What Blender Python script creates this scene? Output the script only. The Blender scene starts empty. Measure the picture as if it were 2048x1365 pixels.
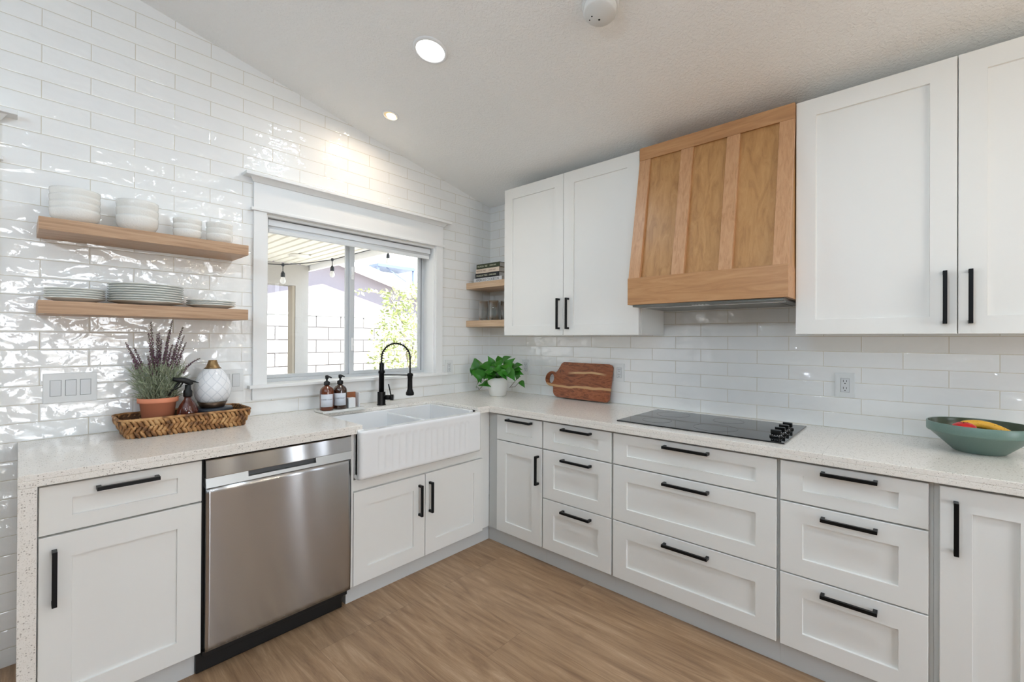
import bpy, bmesh, math, random
from mathutils import Vector, Matrix
random.seed(7)
PI = math.pi
SC = bpy.context.scene
COL = SC.collection

# ------------------------------------------------------------------ camera
TH, RO, TI = 0.7339, 0.0049, 0.0031
Fh = Vector((math.cos(TH), math.sin(TH), 0)); Rr = Vector((math.sin(TH), -math.cos(TH), 0)); Up = Vector((0, 0, 1))
Fw = Fh * math.cos(TI) + Up * math.sin(TI)
Uu = Up * math.cos(TI) - Fh * math.sin(TI)
R2 = Rr * math.cos(RO) + Uu * math.sin(RO)
U2 = Uu * math.cos(RO) - Rr * math.sin(RO)
cd = bpy.data.cameras.new('camera'); cam = bpy.data.objects.new('camera', cd); COL.objects.link(cam)
m = Matrix((( R2.x, U2.x, -Fw.x), (R2.y, U2.y, -Fw.y), (R2.z, U2.z, -Fw.z))).to_4x4()
m.translation = Vector((-2.7667, -2.7656, 1.3514))
cam.matrix_world = m
cd.sensor_width = 36; cd.lens = 895.78 / 2048 * 36
cd.shift_x = -(1025.715 - 1024) / 2048; cd.shift_y = (676.318 - 682.5) / 2048
cd.clip_start = 0.02; cd.clip_end = 200
SC.camera = cam

# ------------------------------------------------------------------ world, sun, exposure
SKY_BASE, SKY_SUN = 1.15, 6.5
w = bpy.data.worlds.new('world'); SC.world = w; w.use_nodes = True
nt = w.node_tree; nt.nodes.clear()
wo = nt.nodes.new('ShaderNodeOutputWorld'); bg = nt.nodes.new('ShaderNodeBackground')
tc = nt.nodes.new('ShaderNodeTexCoord'); sp = nt.nodes.new('ShaderNodeSeparateXYZ'); cr = nt.nodes.new('ShaderNodeValToRGB')
cr.color_ramp.elements[0].position = 0.0; cr.color_ramp.elements[0].color = (0.93, 0.96, 1, 1)
cr.color_ramp.elements[1].position = 0.7; cr.color_ramp.elements[1].color = (0.50, 0.72, 1, 1)
nt.links.new(tc.outputs['Generated'], sp.inputs[0]); nt.links.new(sp.outputs[2], cr.inputs[0])
nt.links.new(cr.outputs[0], bg.inputs[0]); nt.links.new(bg.outputs[0], wo.inputs[0])
# the sky is brighter on the sun's side (towards -x, -y)
vd = nt.nodes.new('ShaderNodeVectorMath'); vd.operation = 'DOT_PRODUCT'; vd.inputs[1].default_value = (-.35, -.93, .1)
nt.links.new(tc.outputs['Generated'], vd.inputs[0])
def wm(op, a, b):
    n_ = nt.nodes.new('ShaderNodeMath'); n_.operation = op
    if hasattr(a, 'links'): nt.links.new(a, n_.inputs[0])
    else: n_.inputs[0].default_value = a
    n_.inputs[1].default_value = b; return n_.outputs[0]
k_ = wm('POWER', wm('MAXIMUM', vd.outputs['Value'], 0.0), 1.3)
nt.links.new(wm('ADD', wm('MULTIPLY', k_, SKY_SUN), SKY_BASE), bg.inputs[1])
sd = bpy.data.lights.new('sun', 'SUN'); sun = bpy.data.objects.new('sun', sd); COL.objects.link(sun)
sd.energy = 15.0; sd.angle = 0.01; sd.color = (1, 0.96, 0.9)
sun.rotation_euler = Vector((0.38, 0.62, -1.0)).to_track_quat('-Z', 'Y').to_euler()
SC.view_settings.view_transform = 'Standard'; SC.view_settings.look = 'None'
SC.view_settings.gamma = 1; SC.view_settings.use_curve_mapping = False
SC.view_settings.exposure = 0.41
PEND_W, CHAN_W = 50, 16
LAMP_W = 4.6      # watts of one ceiling light
cy = SC.cycles
cy.use_denoising = True; cy.max_bounces = 10; cy.diffuse_bounces = 5; cy.glossy_bounces = 5
cy.transmission_bounces = 8; cy.transparent_max_bounces = 12
cy.sample_clamp_indirect = 4.0; cy.caustics_reflective = False; cy.caustics_refractive = False

# ------------------------------------------------------------------ helpers
def lin(r, g, b):
    def f(c):
        c /= 255.0
        return c / 12.92 if c <= 0.04045 else ((c + 0.055) / 1.055) ** 2.4
    return (f(r), f(g), f(b), 1)

class NT:
    """tiny node-tree writer"""
    def __init__(s, name):
        s.m = bpy.data.materials.new(name); s.m.use_nodes = True
        s.n = s.m.node_tree.nodes; s.l = s.m.node_tree.links
        s.b = s.n['Principled BSDF']
    def add(s, t, **k):
        n = s.n.new(t)
        for a, v in k.items(): setattr(n, a, v)
        return n
    def link(s, a, b): s.l.new(a, b)
    def math(s, op, a, b=None, c=None):
        n = s.add('ShaderNodeMath', operation=op)
        for i, x in enumerate((a, b, c)):
            if x is None: continue
            if isinstance(x, (int, float)): n.inputs[i].default_value = x
            else: s.link(x, n.inputs[i])
        return n.outputs[0]
    def mix(s, f, a, b, mode='MIX'):
        n = s.add('ShaderNodeMix', data_type='RGBA', blend_type=mode)
        for i, x in ((0, f), (6, a), (7, b)):
            if isinstance(x, (int, float)): n.inputs[i].default_value = x
            elif isinstance(x, tuple): n.inputs[i].default_value = x
            else: s.link(x, n.inputs[i])
        return n.outputs[2]
    def ramp(s, f, stops):
        n = s.add('ShaderNodeValToRGB'); e = n.color_ramp.elements
        while len(e) < len(stops): e.new(0.5)
        for i, (p, c) in enumerate(stops):
            e[i].position = p; e[i].color = c if isinstance(c, tuple) else (c, c, c, 1)
        s.link(f, n.inputs[0]); return n.outputs[0]
    def obj(s): return s.add('ShaderNodeTexCoord').outputs['Object']
    def mapping(s, v, scale=(1, 1, 1), loc=(0, 0, 0), rot=(0, 0, 0)):
        n = s.add('ShaderNodeMapping'); n.inputs['Scale'].default_value = scale
        n.inputs['Location'].default_value = loc; n.inputs['Rotation'].default_value = rot
        s.link(v, n.inputs[0]); return n.outputs[0]
    def noise(s, v, scale=5, detail=3, rough=0.5, dist=0.0, dim='3D', w=None):
        n = s.add('ShaderNodeTexNoise', noise_dimensions=dim)
        n.inputs['Scale'].default_value = scale; n.inputs['Detail'].default_value = detail
        n.inputs['Roughness'].default_value = rough; n.inputs['Distortion'].default_value = dist
        s.link(v, n.inputs['Vector'])
        if w is not None: s.link(w, n.inputs['W'])
        return n.outputs['Fac']
    def bump(s, h, strength=0.3, dist=0.01, normal=None):
        n = s.add('ShaderNodeBump'); n.inputs['Strength'].default_value = strength
        n.inputs['Distance'].default_value = dist; s.link(h, n.inputs['Height'])
        if normal is not None: s.link(normal, n.inputs['Normal'])
        return n.outputs[0]

def mat(name, col, rough=0.5, metal=0.0, spec=0.5, coat=0.0, trans=0.0, ior=1.45, sheen=0.0, noise=0.0, nscale=30, bump=0.0, bscale=200, emit=None, es=0.0):
    t = NT(name); b = t.b
    b.inputs['Base Color'].default_value = col; b.inputs['Roughness'].default_value = rough
    b.inputs['Metallic'].default_value = metal; b.inputs['Specular IOR Level'].default_value = spec
    b.inputs['Coat Weight'].default_value = coat; b.inputs['Transmission Weight'].default_value = trans
    b.inputs['IOR'].default_value = ior; b.inputs['Coat Roughness'].default_value = 0.08
    if noise:
        o = t.obj(); f = t.noise(o, nscale, 4)
        d = tuple(c * (1 - noise) for c in col[:3]) + (1,); u = tuple(min(1, c * (1 + noise)) for c in col[:3]) + (1,)
        t.link(t.mix(f, d, u), b.inputs['Base Color'])
    if bump:
        o = t.obj(); t.link(t.bump(t.noise(o, bscale, 3), bump, 0.002), b.inputs['Normal'])
    if emit:
        b.inputs['Emission Color'].default_value = emit; b.inputs['Emission Strength'].default_value = es
    return t.m

class MB:
    """collects geometry in world coordinates; build() makes ONE mesh object"""
    def __init__(s): s.v = []; s.f = []; s.mi = []; s.sm = []; s.cur = 0
    def add(s, vs, fs, smooth=False):
        k = len(s.v); s.v += [tuple(p) for p in vs]
        for f in fs:
            s.f.append(tuple(i + k for i in f)); s.mi.append(s.cur); s.sm.append(smooth)
        return s
    def box(s, x0, x1, y0, y1, z0, z1, b=0.0):
        x0, x1 = sorted((x0, x1)); y0, y1 = sorted((y0, y1)); z0, z1 = sorted((z0, z1))
        if b <= 0:
            v = [(x, y, z) for z in (z0, z1) for y in (y0, y1) for x in (x0, x1)]
            return s.add(v, [(0, 2, 3, 1), (4, 5, 7, 6), (0, 1, 5, 4), (2, 6, 7, 3), (0, 4, 6, 2), (1, 3, 7, 5)])
        b = min(b, (x1 - x0) * .45, (y1 - y0) * .45, (z1 - z0) * .45)
        bm = bmesh.new(); bmesh.ops.create_cube(bm, size=1)
        for q in bm.verts:
            q.co = Vector(((x0 + x1) / 2 + q.co.x * (x1 - x0), (y0 + y1) / 2 + q.co.y * (y1 - y0), (z0 + z1) / 2 + q.co.z * (z1 - z0)))
        bmesh.ops.bevel(bm, geom=list(bm.edges), offset=b, segments=2, profile=0.6, affect='EDGES')
        bm.verts.index_update()
        vs = [tuple(q.co) for q in bm.verts]; fs = [tuple(q.index for q in f.verts) for f in bm.faces]; bm.free()
        return s.add(vs, fs)
    def lathe(s, c, prof, n=32, axis='z', smooth=True, cap=True):
        vs = []; fs = []
        for r, h in prof:
            for i in range(n):
                a = 2 * PI * i / n; x, y = r * math.cos(a), r * math.sin(a)
                p = {'z': (x, y, h), 'x': (h, x, y), 'y': (x, h, y)}[axis]
                vs.append((c[0] + p[0], c[1] + p[1], c[2] + p[2]))
        for k in range(len(prof) - 1):
            for i in range(n):
                j = (i + 1) % n; fs.append((k * n + i, k * n + j, (k + 1) * n + j, (k + 1) * n + i))
        if cap:
            if prof[0][0] > 1e-5: fs.append(tuple(range(n))[::-1])
            if prof[-1][0] > 1e-5: fs.append(tuple((len(prof) - 1) * n + i for i in range(n)))
        return s.add(vs, fs, smooth)
    def tube(s, pts, r, n=8, smooth=True, cap=True):
        pts = [Vector(p) for p in pts]; rs = r if isinstance(r, (list, tuple)) else [r] * len(pts)
        vs = []; fs = []; prev = None
        for k, p in enumerate(pts):
            t = (pts[min(k + 1, len(pts) - 1)] - pts[max(k - 1, 0)])
            if t.length < 1e-9: t = Vector((0, 0, 1))
            t.normalize()
            if prev is None:
                a = Vector((0, 0, 1)) if abs(t.z) < 0.9 else Vector((1, 0, 0))
                nrm = t.cross(a).normalized()
            else:
                nrm = (prev - t * prev.dot(t))
                nrm = nrm.normalized() if nrm.length > 1e-6 else t.orthogonal().normalized()
            prev = nrm; bi = t.cross(nrm)
            for i in range(n):
                a = 2 * PI * i / n; vs.append(p + (nrm * math.cos(a) + bi * math.sin(a)) * rs[k])
        for k in range(len(pts) - 1):
            for i in range(n):
                j = (i + 1) % n; fs.append((k * n + i, k * n + j, (k + 1) * n + j, (k + 1) * n + i))
        if cap:
            fs.append(tuple(range(n))[::-1]); fs.append(tuple((len(pts) - 1) * n + i for i in range(n)))
        return s.add(vs, fs, smooth)
    def prism(s, poly, fn, d0, d1):
        """poly 2D outline, fn(a,b,d)->xyz"""
        n = len(poly); vs = [fn(a, b, d0) for a, b in poly] + [fn(a, b, d1) for a, b in poly]
        fs = [tuple(range(n)), tuple(range(2 * n - 1, n - 1, -1))] + [(i, (i + 1) % n, n + (i + 1) % n, n + i) for i in range(n)]
        return s.add(vs, fs)
    def build(s, name, mats, parent=None, loc=None, fix=True, bevel=0.0, sub=0, local=False):
        me = bpy.data.meshes.new(name)
        org = Vector(loc) if loc is not None else Vector((0, 0, 0))
        if parent is not None and not local: org = ORG[parent.name]
        if local: org = Vector((0, 0, 0))
        me.from_pydata([(x - org.x, y - org.y, z - org.z) for x, y, z in s.v], [], s.f)
        if not isinstance(mats, (list, tuple)): mats = [mats]
        for q in mats: me.materials.append(q)
        me.polygons.foreach_set('material_index', s.mi); me.polygons.foreach_set('use_smooth', s.sm)
        if fix:
            bm = bmesh.new(); bm.from_mesh(me); bmesh.ops.recalc_face_normals(bm, faces=bm.faces); bm.to_mesh(me); bm.free()
        o = bpy.data.objects.new(name, me); COL.objects.link(o)
        if parent is not None: o.parent = parent; ORG[o.name] = ORG[parent.name]
        else: o.location = org; ORG[o.name] = org
        if bevel:
            q = o.modifiers.new('bevel', 'BEVEL'); q.width = bevel; q.segments = 2; q.limit_method = 'ANGLE'; q.angle_limit = 0.6
        if sub:
            q = o.modifiers.new('sub', 'SUBSURF'); q.levels = sub; q.render_levels = sub
        return o
ORG = {}
def thing(name, label, cat, loc, group=None):
    o = bpy.data.objects.new(name, None); COL.objects.link(o); o.location = loc; o.empty_display_size = 0.05
    ORG[o.name] = Vector(loc); return tag(o, label, cat, group)
def tag(o, label, cat, group=None, kind=None):
    o['label'] = label; o['category'] = cat
    if group: o['group'] = group
    if kind: o['kind'] = kind
    return o
def struct(o): o['kind'] = 'structure'; return o
def dup(root, loc, label, group=None, mdl=None):
    r = root.copy(); COL.objects.link(r); r.location = loc; ORG[r.name] = Vector(loc); r['label'] = label
    if group: r['group'] = group
    def kids(src, dst):
        for ch in [c for c in bpy.data.objects if c.parent == src and c != dst]:
            c = ch.copy(); COL.objects.link(c); c.parent = dst; kids(ch, c)
    kids(root, r); return r

# ------------------------------------------------------------------ materials
TW, TR = 0.3069, 0.0765      # tile length and row height
ZL = 2.6745                  # a grout line
def tile_mat(name, axis, ref):
    t = NT(name); o = t.obj(); s = t.add('ShaderNodeSeparateXYZ'); t.link(o, s.inputs[0])
    X = t.math('ADD', s.outputs[0 if axis == 'x' else 1], TW * 40 - ref)
    Y = t.math('ADD', s.outputs[2], TR * 101 - ZL)
    c = t.add('ShaderNodeCombineXYZ'); t.link(X, c.inputs[0]); t.link(Y, c.inputs[1])
    def brick(mortar, smooth):
        b = t.add('ShaderNodeTexBrick', offset=0.5, offset_frequency=2, squash=1, squash_frequency=2)
        b.inputs['Color1'].default_value = (0, 0, 0, 1); b.inputs['Color2'].default_value = (1, 1, 1, 1)
        b.inputs['Mortar'].default_value = (0.5, 0.5, 0.5, 1)
        b.inputs['Scale'].default_value = 1; b.inputs['Mortar Size'].default_value = mortar
        b.inputs['Mortar Smooth'].default_value = smooth; b.inputs['Bias'].default_value = 0
        b.inputs['Brick Width'].default_value = TW; b.inputs['Row Height'].default_value = TR
        t.link(c.outputs[0], b.inputs['Vector']); return b
    b = brick(0.0013, 0.1); b2 = brick(0.006, 1.0)
    rnd = t.math('MULTIPLY', b.outputs['Color'], 37.0)
    base = t.mix(b.outputs['Color'], lin(244, 245, 245), lin(248, 249, 248))
    cl = t.noise(c.outputs[0], 14, 2, dim='4D', w=rnd)
    base = t.mix(t.math('MULTIPLY', cl, 0.2), base, lin(218, 222, 224))
    colr = t.mix(b.outputs['Fac'], base, lin(206, 200, 186))
    t.link(colr, t.b.inputs['Base Color'])
    rg = t.math('MULTIPLY_ADD', b.outputs['Fac'], 0.5, 0.3); t.link(rg, t.b.inputs['Roughness'])
    n1 = t.noise(t.mapping(c.outputs[0], (1, 1.6, 1)), 11, 1.0, 0.5, 0.4, dim='4D', w=rnd)
    n2 = t.noise(c.outputs[0], 42, 2, 0.5, 0.6, dim='4D', w=rnd)
    h = t.math('ADD', n1, t.math('MULTIPLY', n2, 0.10))
    h = t.math('SUBTRACT', h, t.math('MULTIPLY', b2.outputs['Fac'], 0.10))
    nb = t.bump(h, 1.0, 0.012); t.link(nb, t.b.inputs['Coat Normal'])       # rippled glaze over a nearly flat clay body
    t.link(t.bump(t.math('SUBTRACT', h, t.math('MULTIPLY', b.outputs['Fac'], .25)), 0.6, 0.0022), t.b.inputs['Normal'])
    t.link(t.math('SUBTRACT', 1.0, b.outputs['Fac']), t.b.inputs['Coat Weight']); t.b.inputs['Coat Roughness'].default_value = 0.03; t.b.inputs['Coat IOR'].default_value = 1.8
    t.b.inputs['Specular IOR Level'].default_value = 0.3
    return t.m
M = {}
M['tile_l'] = tile_mat('glazed_tile_window_wall', 'x', -2.7006)
M['tile_r'] = tile_mat('glazed_tile_cooktop_wall', 'y', -2.2577)
def paint(name, c, rough=0.35, bs=0.0, sc=300):
    return mat(name, c, rough, noise=0.012, nscale=3, bump=bs, bscale=sc)
M['cab'] = paint('cabinet_paint', lin(236, 236, 233), 0.36)
M['cabin'] = paint('cabinet_face_frame', lin(208, 209, 207), 0.45)
M['toe'] = paint('toe_kick_paint', lin(208, 210, 210), 0.5)
M['trim'] = paint('trim_paint', lin(238, 239, 239), 0.35)
M['plate'] = mat('white_plastic', lin(226, 228, 228), 0.3)
M['plate2'] = mat('white_plastic_device', lin(216, 219, 221), 0.3)
M['slot'] = mat('dark_slot', lin(25, 25, 25), 0.6)
M['ceil'] = NT('ceiling_texture_paint').m
def _ceil():
    t = NT('ceiling_paint'); o = t.obj()
    t.b.inputs['Base Color'].default_value = lin(247, 248, 248); t.b.inputs['Roughness'].default_value = 0.85
    n = t.noise(o, 160, 3, 0.55); n2 = t.ramp(t.noise(o, 75, 2), [(0.42, 0.0), (0.6, 1.0)])
    t.link(t.bump(t.math('ADD', n, t.math('MULTIPLY', n2, 0.6)), 0.5, 0.0035), t.b.inputs['Normal'])
    return t.m
M['ceil'] = _ceil()
def wood(name, a, b, c, grain=(1.2, 22, 22), rough=0.45, rot=(0, 0, 0), fig=0.35):
    t = NT(name); o = t.mapping(t.obj(), (1, 1, 1), rot=rot); g = t.mapping(o, grain)
    n = t.noise(g, 2.2, 5, 0.6, 1.4); f = t.noise(t.mapping(o, tuple(x * 7 for x in grain)), 3, 3, 0.6)
    col = t.ramp(n, [(0.3, a), (0.5, b), (0.7, c)])
    col = t.mix(t.math('MULTIPLY', f, fig), col, a)
    t.link(col, t.b.inputs['Base Color']); t.b.inputs['Roughness'].default_value = rough
    t.link(t.bump(f, 0.15, 0.001), t.b.inputs['Normal']); return t.m
M['shelf'] = wood('shelf_oak', lin(158, 122, 92), lin(186, 150, 118), lin(200, 166, 134), (1.2, 24, 24))
M['shelf_y'] = wood('shelf_oak_corner', lin(172, 140, 110), lin(200, 170, 138), lin(212, 184, 154), (24, 1.2, 24))
M['hood_v'] = wood('hood_maple_vertical', lin(162, 117, 70), lin(184, 138, 87), lin(198, 153, 102), (11, 11, 2.2), 0.36, fig=.45)
M['hood_h'] = wood('hood_maple_horizontal', lin(164, 116, 74), lin(184, 136, 90), lin(196, 150, 104), (15, 1.4, 15), 0.38)
M['hood_f'] = wood('hood_maple_batten', lin(176, 130, 90), lin(196, 150, 110), lin(206, 162, 122), (26, 26, 1.0), 0.38)
def quartz(name, top):
    t = NT(name); o = t.obj()
    v = t.add('ShaderNodeTexVoronoi', feature='F1'); v.inputs['Scale'].default_value = 170; t.link(o, v.inputs['Vector'])
    v2 = t.add('ShaderNodeTexVoronoi', feature='F1'); v2.inputs['Scale'].default_value = 330; t.link(o, v2.inputs['Vector'])
    base = t.mix(t.noise(o, 90, 4, 0.7), lin(230, 225, 217), lin(245, 241, 235))
    sx = t.add('ShaderNodeSeparateColor'); t.link(v.outputs['Color'], sx.inputs[0])
    sel = t.math('LESS_THAN', sx.outputs[0], 0.16)
    near = t.math('LESS_THAN', v.outputs['Distance'], 0.38)
    c = t.mix(t.math('MULTIPLY', t.math('MULTIPLY', sel, near), 0.6), base, lin(132, 122, 110))
    s2 = t.add('ShaderNodeSeparateColor'); t.link(v2.outputs['Color'], s2.inputs[0])
    sel2 = t.math('MULTIPLY', t.math('LESS_THAN', s2.outputs[1], 0.22), t.math('LESS_THAN', v2.outputs['Distance'], 0.4))
    c = t.mix(t.math('MULTIPLY', sel2, 0.4), c, lin(160, 150, 138))
    sel3 = t.math('MULTIPLY', t.math('GREATER_THAN', s2.outputs[2], 0.82), t.math('LESS_THAN', v2.outputs['Distance'], 0.4))
    c = t.mix(t.math('MULTIPLY', sel3, 0.5), c, lin(250, 248, 244))
    # slab seams
    sy = t.add('ShaderNodeSeparateXYZ'); t.link(o, sy.inputs[0])
    for y in (-1.595, -2.655):
        d = t.math('LESS_THAN', t.math('ABSOLUTE', t.math('SUBTRACT', sy.outputs[1], y)), 0.0009)
        c = t.mix(t.math('MULTIPLY', d, 0.2), c, lin(150, 138, 122))
    t.link(c, t.b.inputs['Base Color']); t.b.inputs['Roughness'].default_value = 0.13
    return t.m
M['quartz'] = quartz('speckled_quartz', True)
def floor_mat():
    t = NT('wood_plank_floor'); o = t.obj(); s = t.add('ShaderNodeSeparateXYZ'); t.link(o, s.inputs[0])
    c = t.add('ShaderNodeCombineXYZ'); t.link(t.math('ADD', s.outputs[1], 40.37), c.inputs[0]); t.link(t.math('ADD', s.outputs[0], 40.06), c.inputs[1])
    b = t.add('ShaderNodeTexBrick', offset=0.37, offset_frequency=3, squash=1)
    b.inputs['Color1'].default_value = (0, 0, 0, 1); b.inputs['Color2'].default_value = (1, 1, 1, 1); b.inputs['Mortar'].default_value = (.5, .5, .5, 1)
    b.inputs['Scale'].default_value = 1; b.inputs['Mortar Size'].default_value = 0.0007; b.inputs['Brick Width'].default_value = 1.52
    b.inputs['Row Height'].default_value = 0.23; b.inputs['Mortar Smooth'].default_value = 0.3; t.link(c.outputs[0], b.inputs['Vector'])
    w_ = t.math('MULTIPLY', b.outputs['Color'], 23.0)
    g = t.mapping(c.outputs[0], (0.9, 9, 1)); n = t.noise(g, 1.6, 6, 0.62, 2.2, dim='4D', w=w_)
    f = t.noise(t.mapping(c.outputs[0], (6, 150, 1)), 2, 4, 0.6, 0.5, dim='4D', w=w_)
    col = t.ramp(n, [(0.30, lin(112, 84, 60)), (0.43, lin(146, 115, 86)), (0.55, lin(168, 136, 104)), (0.70, lin(190, 160, 130))])
    col = t.mix(t.math('MULTIPLY', t.ramp(f, [(0.35, 1.0), (0.6, 0.0)]), 0.45), col, lin(132, 98, 68))
    col = t.mix(t.math('MULTIPLY', b.outputs['Color'], 0.16), col, lin(196, 168, 140))
    col = t.mix(t.math('MULTIPLY', b.outputs['Fac'], 0.75), col, lin(96, 70, 50))
    t.link(col, t.b.inputs['Base Color']); t.b.inputs['Roughness'].default_value = 0.42
    t.link(t.bump(f, 0.2, 0.001), t.b.inputs['Normal']); return t.m
M['floor'] = floor_mat()
def steel(name, rough=0.17, an=-0.74, c=lin(188, 190, 193)):
    # brushed along x: reflections stretch up and down
    t = NT(name); g = t.add('ShaderNodeBsdfAnisotropic'); g.inputs['Color'].default_value = c
    g.inputs['Roughness'].default_value = rough; g.inputs['Anisotropy'].default_value = an
    tg = t.add('ShaderNodeCombineXYZ'); tg.inputs[2].default_value = 1.0; t.link(tg.outputs[0], g.inputs['Tangent'])
    n = t.noise(t.mapping(t.obj(), (3.5, 3.5, 1.2)), 1, 1); t.link(t.bump(n, 0.35, 0.006), g.inputs['Normal'])     # slight waviness of the sheet
    t.link(g.outputs[0], t.n['Material Output'].inputs[0]); return t.m
M['steel'] = steel('brushed_steel'); M['pocket'] = mat('dark_pocket_metal', lin(96, 98, 100), .5, .6)
M['steel2'] = mat('satin_metal', lin(176, 178, 178), 0.35, 1)
M['alu'] = mat('window_aluminium', lin(206, 210, 213), 0.5, 0.25)
M['black'] = mat('matte_black_metal', lin(22, 22, 23), 0.38, 0.6, bump=0.03)
M['blackp'] = mat('black_plastic', lin(16, 16, 17), 0.45)
M['porc'] = mat('white_fireclay', lin(238, 239, 240), 0.1, coat=0.5, noise=0.01)
M['glassblack'] = mat('black_ceramic_glass', lin(14, 15, 17), 0.045, spec=0.75)
M['knob'] = mat('glossy_black_knob', lin(15, 15, 15), 0.18)
def glass_mat(name, col=(1, 1, 1, 1), mixf=0.9):
    t = NT(name); tr = t.add('ShaderNodeBsdfTransparent'); tr.inputs[0].default_value = col
    gl = t.add('ShaderNodeBsdfGlossy'); gl.inputs['Roughness'].default_value = 0.01
    fr = t.add('ShaderNodeFresnel'); fr.inputs[0].default_value = 1.45
    ge = t.add('ShaderNodeNewGeometry'); fac = t.math('MULTIPLY', fr.outputs[0], t.math('SUBTRACT', 1.0, ge.outputs['Backfacing']))
    mx = t.add('ShaderNodeMixShader'); t.link(fac, mx.inputs[0]); t.link(tr.outputs[0], mx.inputs[1]); t.link(gl.outputs[0], mx.inputs[2])
    t.link(mx.outputs[0], t.n['Material Output'].inputs[0]); return t.m
M['pane'] = glass_mat('window_glass')
def tumbler_mat():
    t = NT('clear_drinking_glass'); tr = t.add('ShaderNodeBsdfTransparent'); tr.inputs[0].default_value = (.94, .95, .95, 1)
    gl = t.add('ShaderNodeBsdfGlossy'); gl.inputs['Roughness'].default_value = 0.05
    lw = t.add('ShaderNodeLayerWeight'); lw.inputs[0].default_value = 0.42
    o = t.obj(); n = t.noise(t.mapping(o, (1, 1, .2)), 160, 2); t.link(t.bump(n, .5, .003), gl.inputs['Normal'])
    mx = t.add('ShaderNodeMixShader'); t.link(lw.outputs['Facing'], mx.inputs[0]); t.link(tr.outputs[0], mx.inputs[1]); t.link(gl.outputs[0], mx.inputs[2])
    t.link(mx.outputs[0], t.n['Material Output'].inputs[0]); return t.m
M['tumbler'] = tumbler_mat()
M['amber'] = mat('amber_glass', lin(98, 44, 16), 0.05, spec=0.8, coat=0.6)
M['amber_dark'] = mat('dark_amber_glass', lin(52, 24, 12), 0.05, spec=0.8, coat=0.6)
M['amber_red'] = mat('red_amber_glass', lin(74, 24, 14), 0.05, spec=0.8, coat=0.6)
M['label'] = mat('paper_label', lin(214, 219, 228), 0.6)
M['ink'] = mat('label_ink', lin(50, 50, 58), 0.7)
M['terra'] = mat('terracotta', lin(222, 140, 106), 0.65, noise=0.05, nscale=20)
M['soil'] = mat('dark_soil', lin(40, 34, 28), 0.95, noise=0.3, nscale=150, bump=0.5, bscale=150)
M['sage'] = mat('lavender_leaf', lin(150, 158, 132), 0.6, noise=0.25, nscale=60)
M['lav'] = mat('lavender_flower', lin(116, 80, 98), 0.7, noise=0.35, nscale=120)
M['lavstem'] = mat('lavender_stem', lin(106, 118, 86), 0.6)
M['ceramic'] = mat('white_ceramic', lin(232, 232, 228), 0.18, noise=0.015, bump=0.10, bscale=140)
M['bowlw'] = mat('hobnail_white_stoneware', lin(236, 235, 230), 0.22, bump=0.55, bscale=150)
M['platew'] = mat('white_plate_glaze', lin(228, 229, 225), 0.2)
M['planter'] = mat('white_planter', lin(226, 226, 222), 0.3, noise=0.01)
M['pothos'] = mat('pothos_leaf', lin(46, 112, 26), 0.28, noise=0.5, nscale=16)
M['vine'] = mat('pothos_vine', lin(70, 60, 40), 0.6)
M['bronze'] = mat('antique_bronze', lin(150, 122, 84), 0.4, 0.75, bump=0.05)
M['bronze_d'] = mat('dark_bronze', lin(92, 74, 60), 0.35, 0.7)
M['slate'] = mat('dark_blue_black_stand', lin(44, 50, 60), 0.35)
def basket_mat():
    t = NT('woven_water_hyacinth'); o = t.obj(); n = t.noise(o, 34, 1.5, .4)
    c = t.ramp(n, [(.34, lin(104, 68, 36)), (.46, lin(156, 108, 62)), (.56, lin(188, 140, 88)), (.68, lin(206, 162, 110))])
    c = t.mix(t.math('MULTIPLY', t.noise(o, 220, 3), .3), c, lin(90, 60, 32))
    t.link(c, t.b.inputs['Base Color']); t.b.inputs['Roughness'].default_value = .65; t.link(t.bump(t.noise(o, 260, 2), .4, .002), t.b.inputs['Normal']); return t.m
M['basket'] = basket_mat()
M['basket_d'] = mat('dark_brown_liner', lin(84, 56, 32), 0.8, noise=0.4, nscale=60)  # plain darker brown for the liner behind the strands
M['copper'] = mat('brown_brush_wood', lin(150, 92, 58), 0.55, noise=0.15, nscale=80)
M['sponge'] = mat('white_sponge_block', lin(226, 228, 230), 0.7, bump=0.2)
M['sage_bowl'] = mat('sage_green_stoneware', lin(104, 128, 120), 0.33, noise=0.10, nscale=260)
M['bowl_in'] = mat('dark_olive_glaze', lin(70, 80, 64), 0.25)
M['apple'] = mat('red_apple_skin', lin(196, 24, 30), 0.3, noise=0.15, nscale=12)
M['hood_metal'] = mat('hood_insert_metal', lin(120, 122, 118), 0.35, 0.9)
M['bright'] = mat('bright_button', lin(235, 238, 240), 0.3)
M['lightwhite'] = mat('light_trim_white', lin(236, 238, 240), 0.4)
M['emit_w'] = mat('led_diffuser', (1, 1, 1, 1), 0.4, emit=(1, 0.99, 0.97, 1), es=6)
M['emit_y'] = mat('warm_bulb', (1, 1, 1, 1), 0.4, emit=(1, 0.80, 0.52, 1), es=9)
M['cone'] = mat('warm_reflector_cone', lin(238, 222, 190), 0.4)
def banana_mat():
    t = NT('banana_skin'); o = t.obj()
    v = t.noise(o, 190, 2); sp_ = t.ramp(v, [(0.28, 1.0), (0.36, 0.0)])
    c = t.mix(t.noise(o, 25, 3), lin(226, 160, 40), lin(236, 190, 70)); c = t.mix(sp_, c, lin(96, 62, 28))
    t.link(c, t.b.inputs['Base Color']); t.b.inputs['Roughness'].default_value = 0.45; return t.m
M['banana'] = banana_mat()
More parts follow.
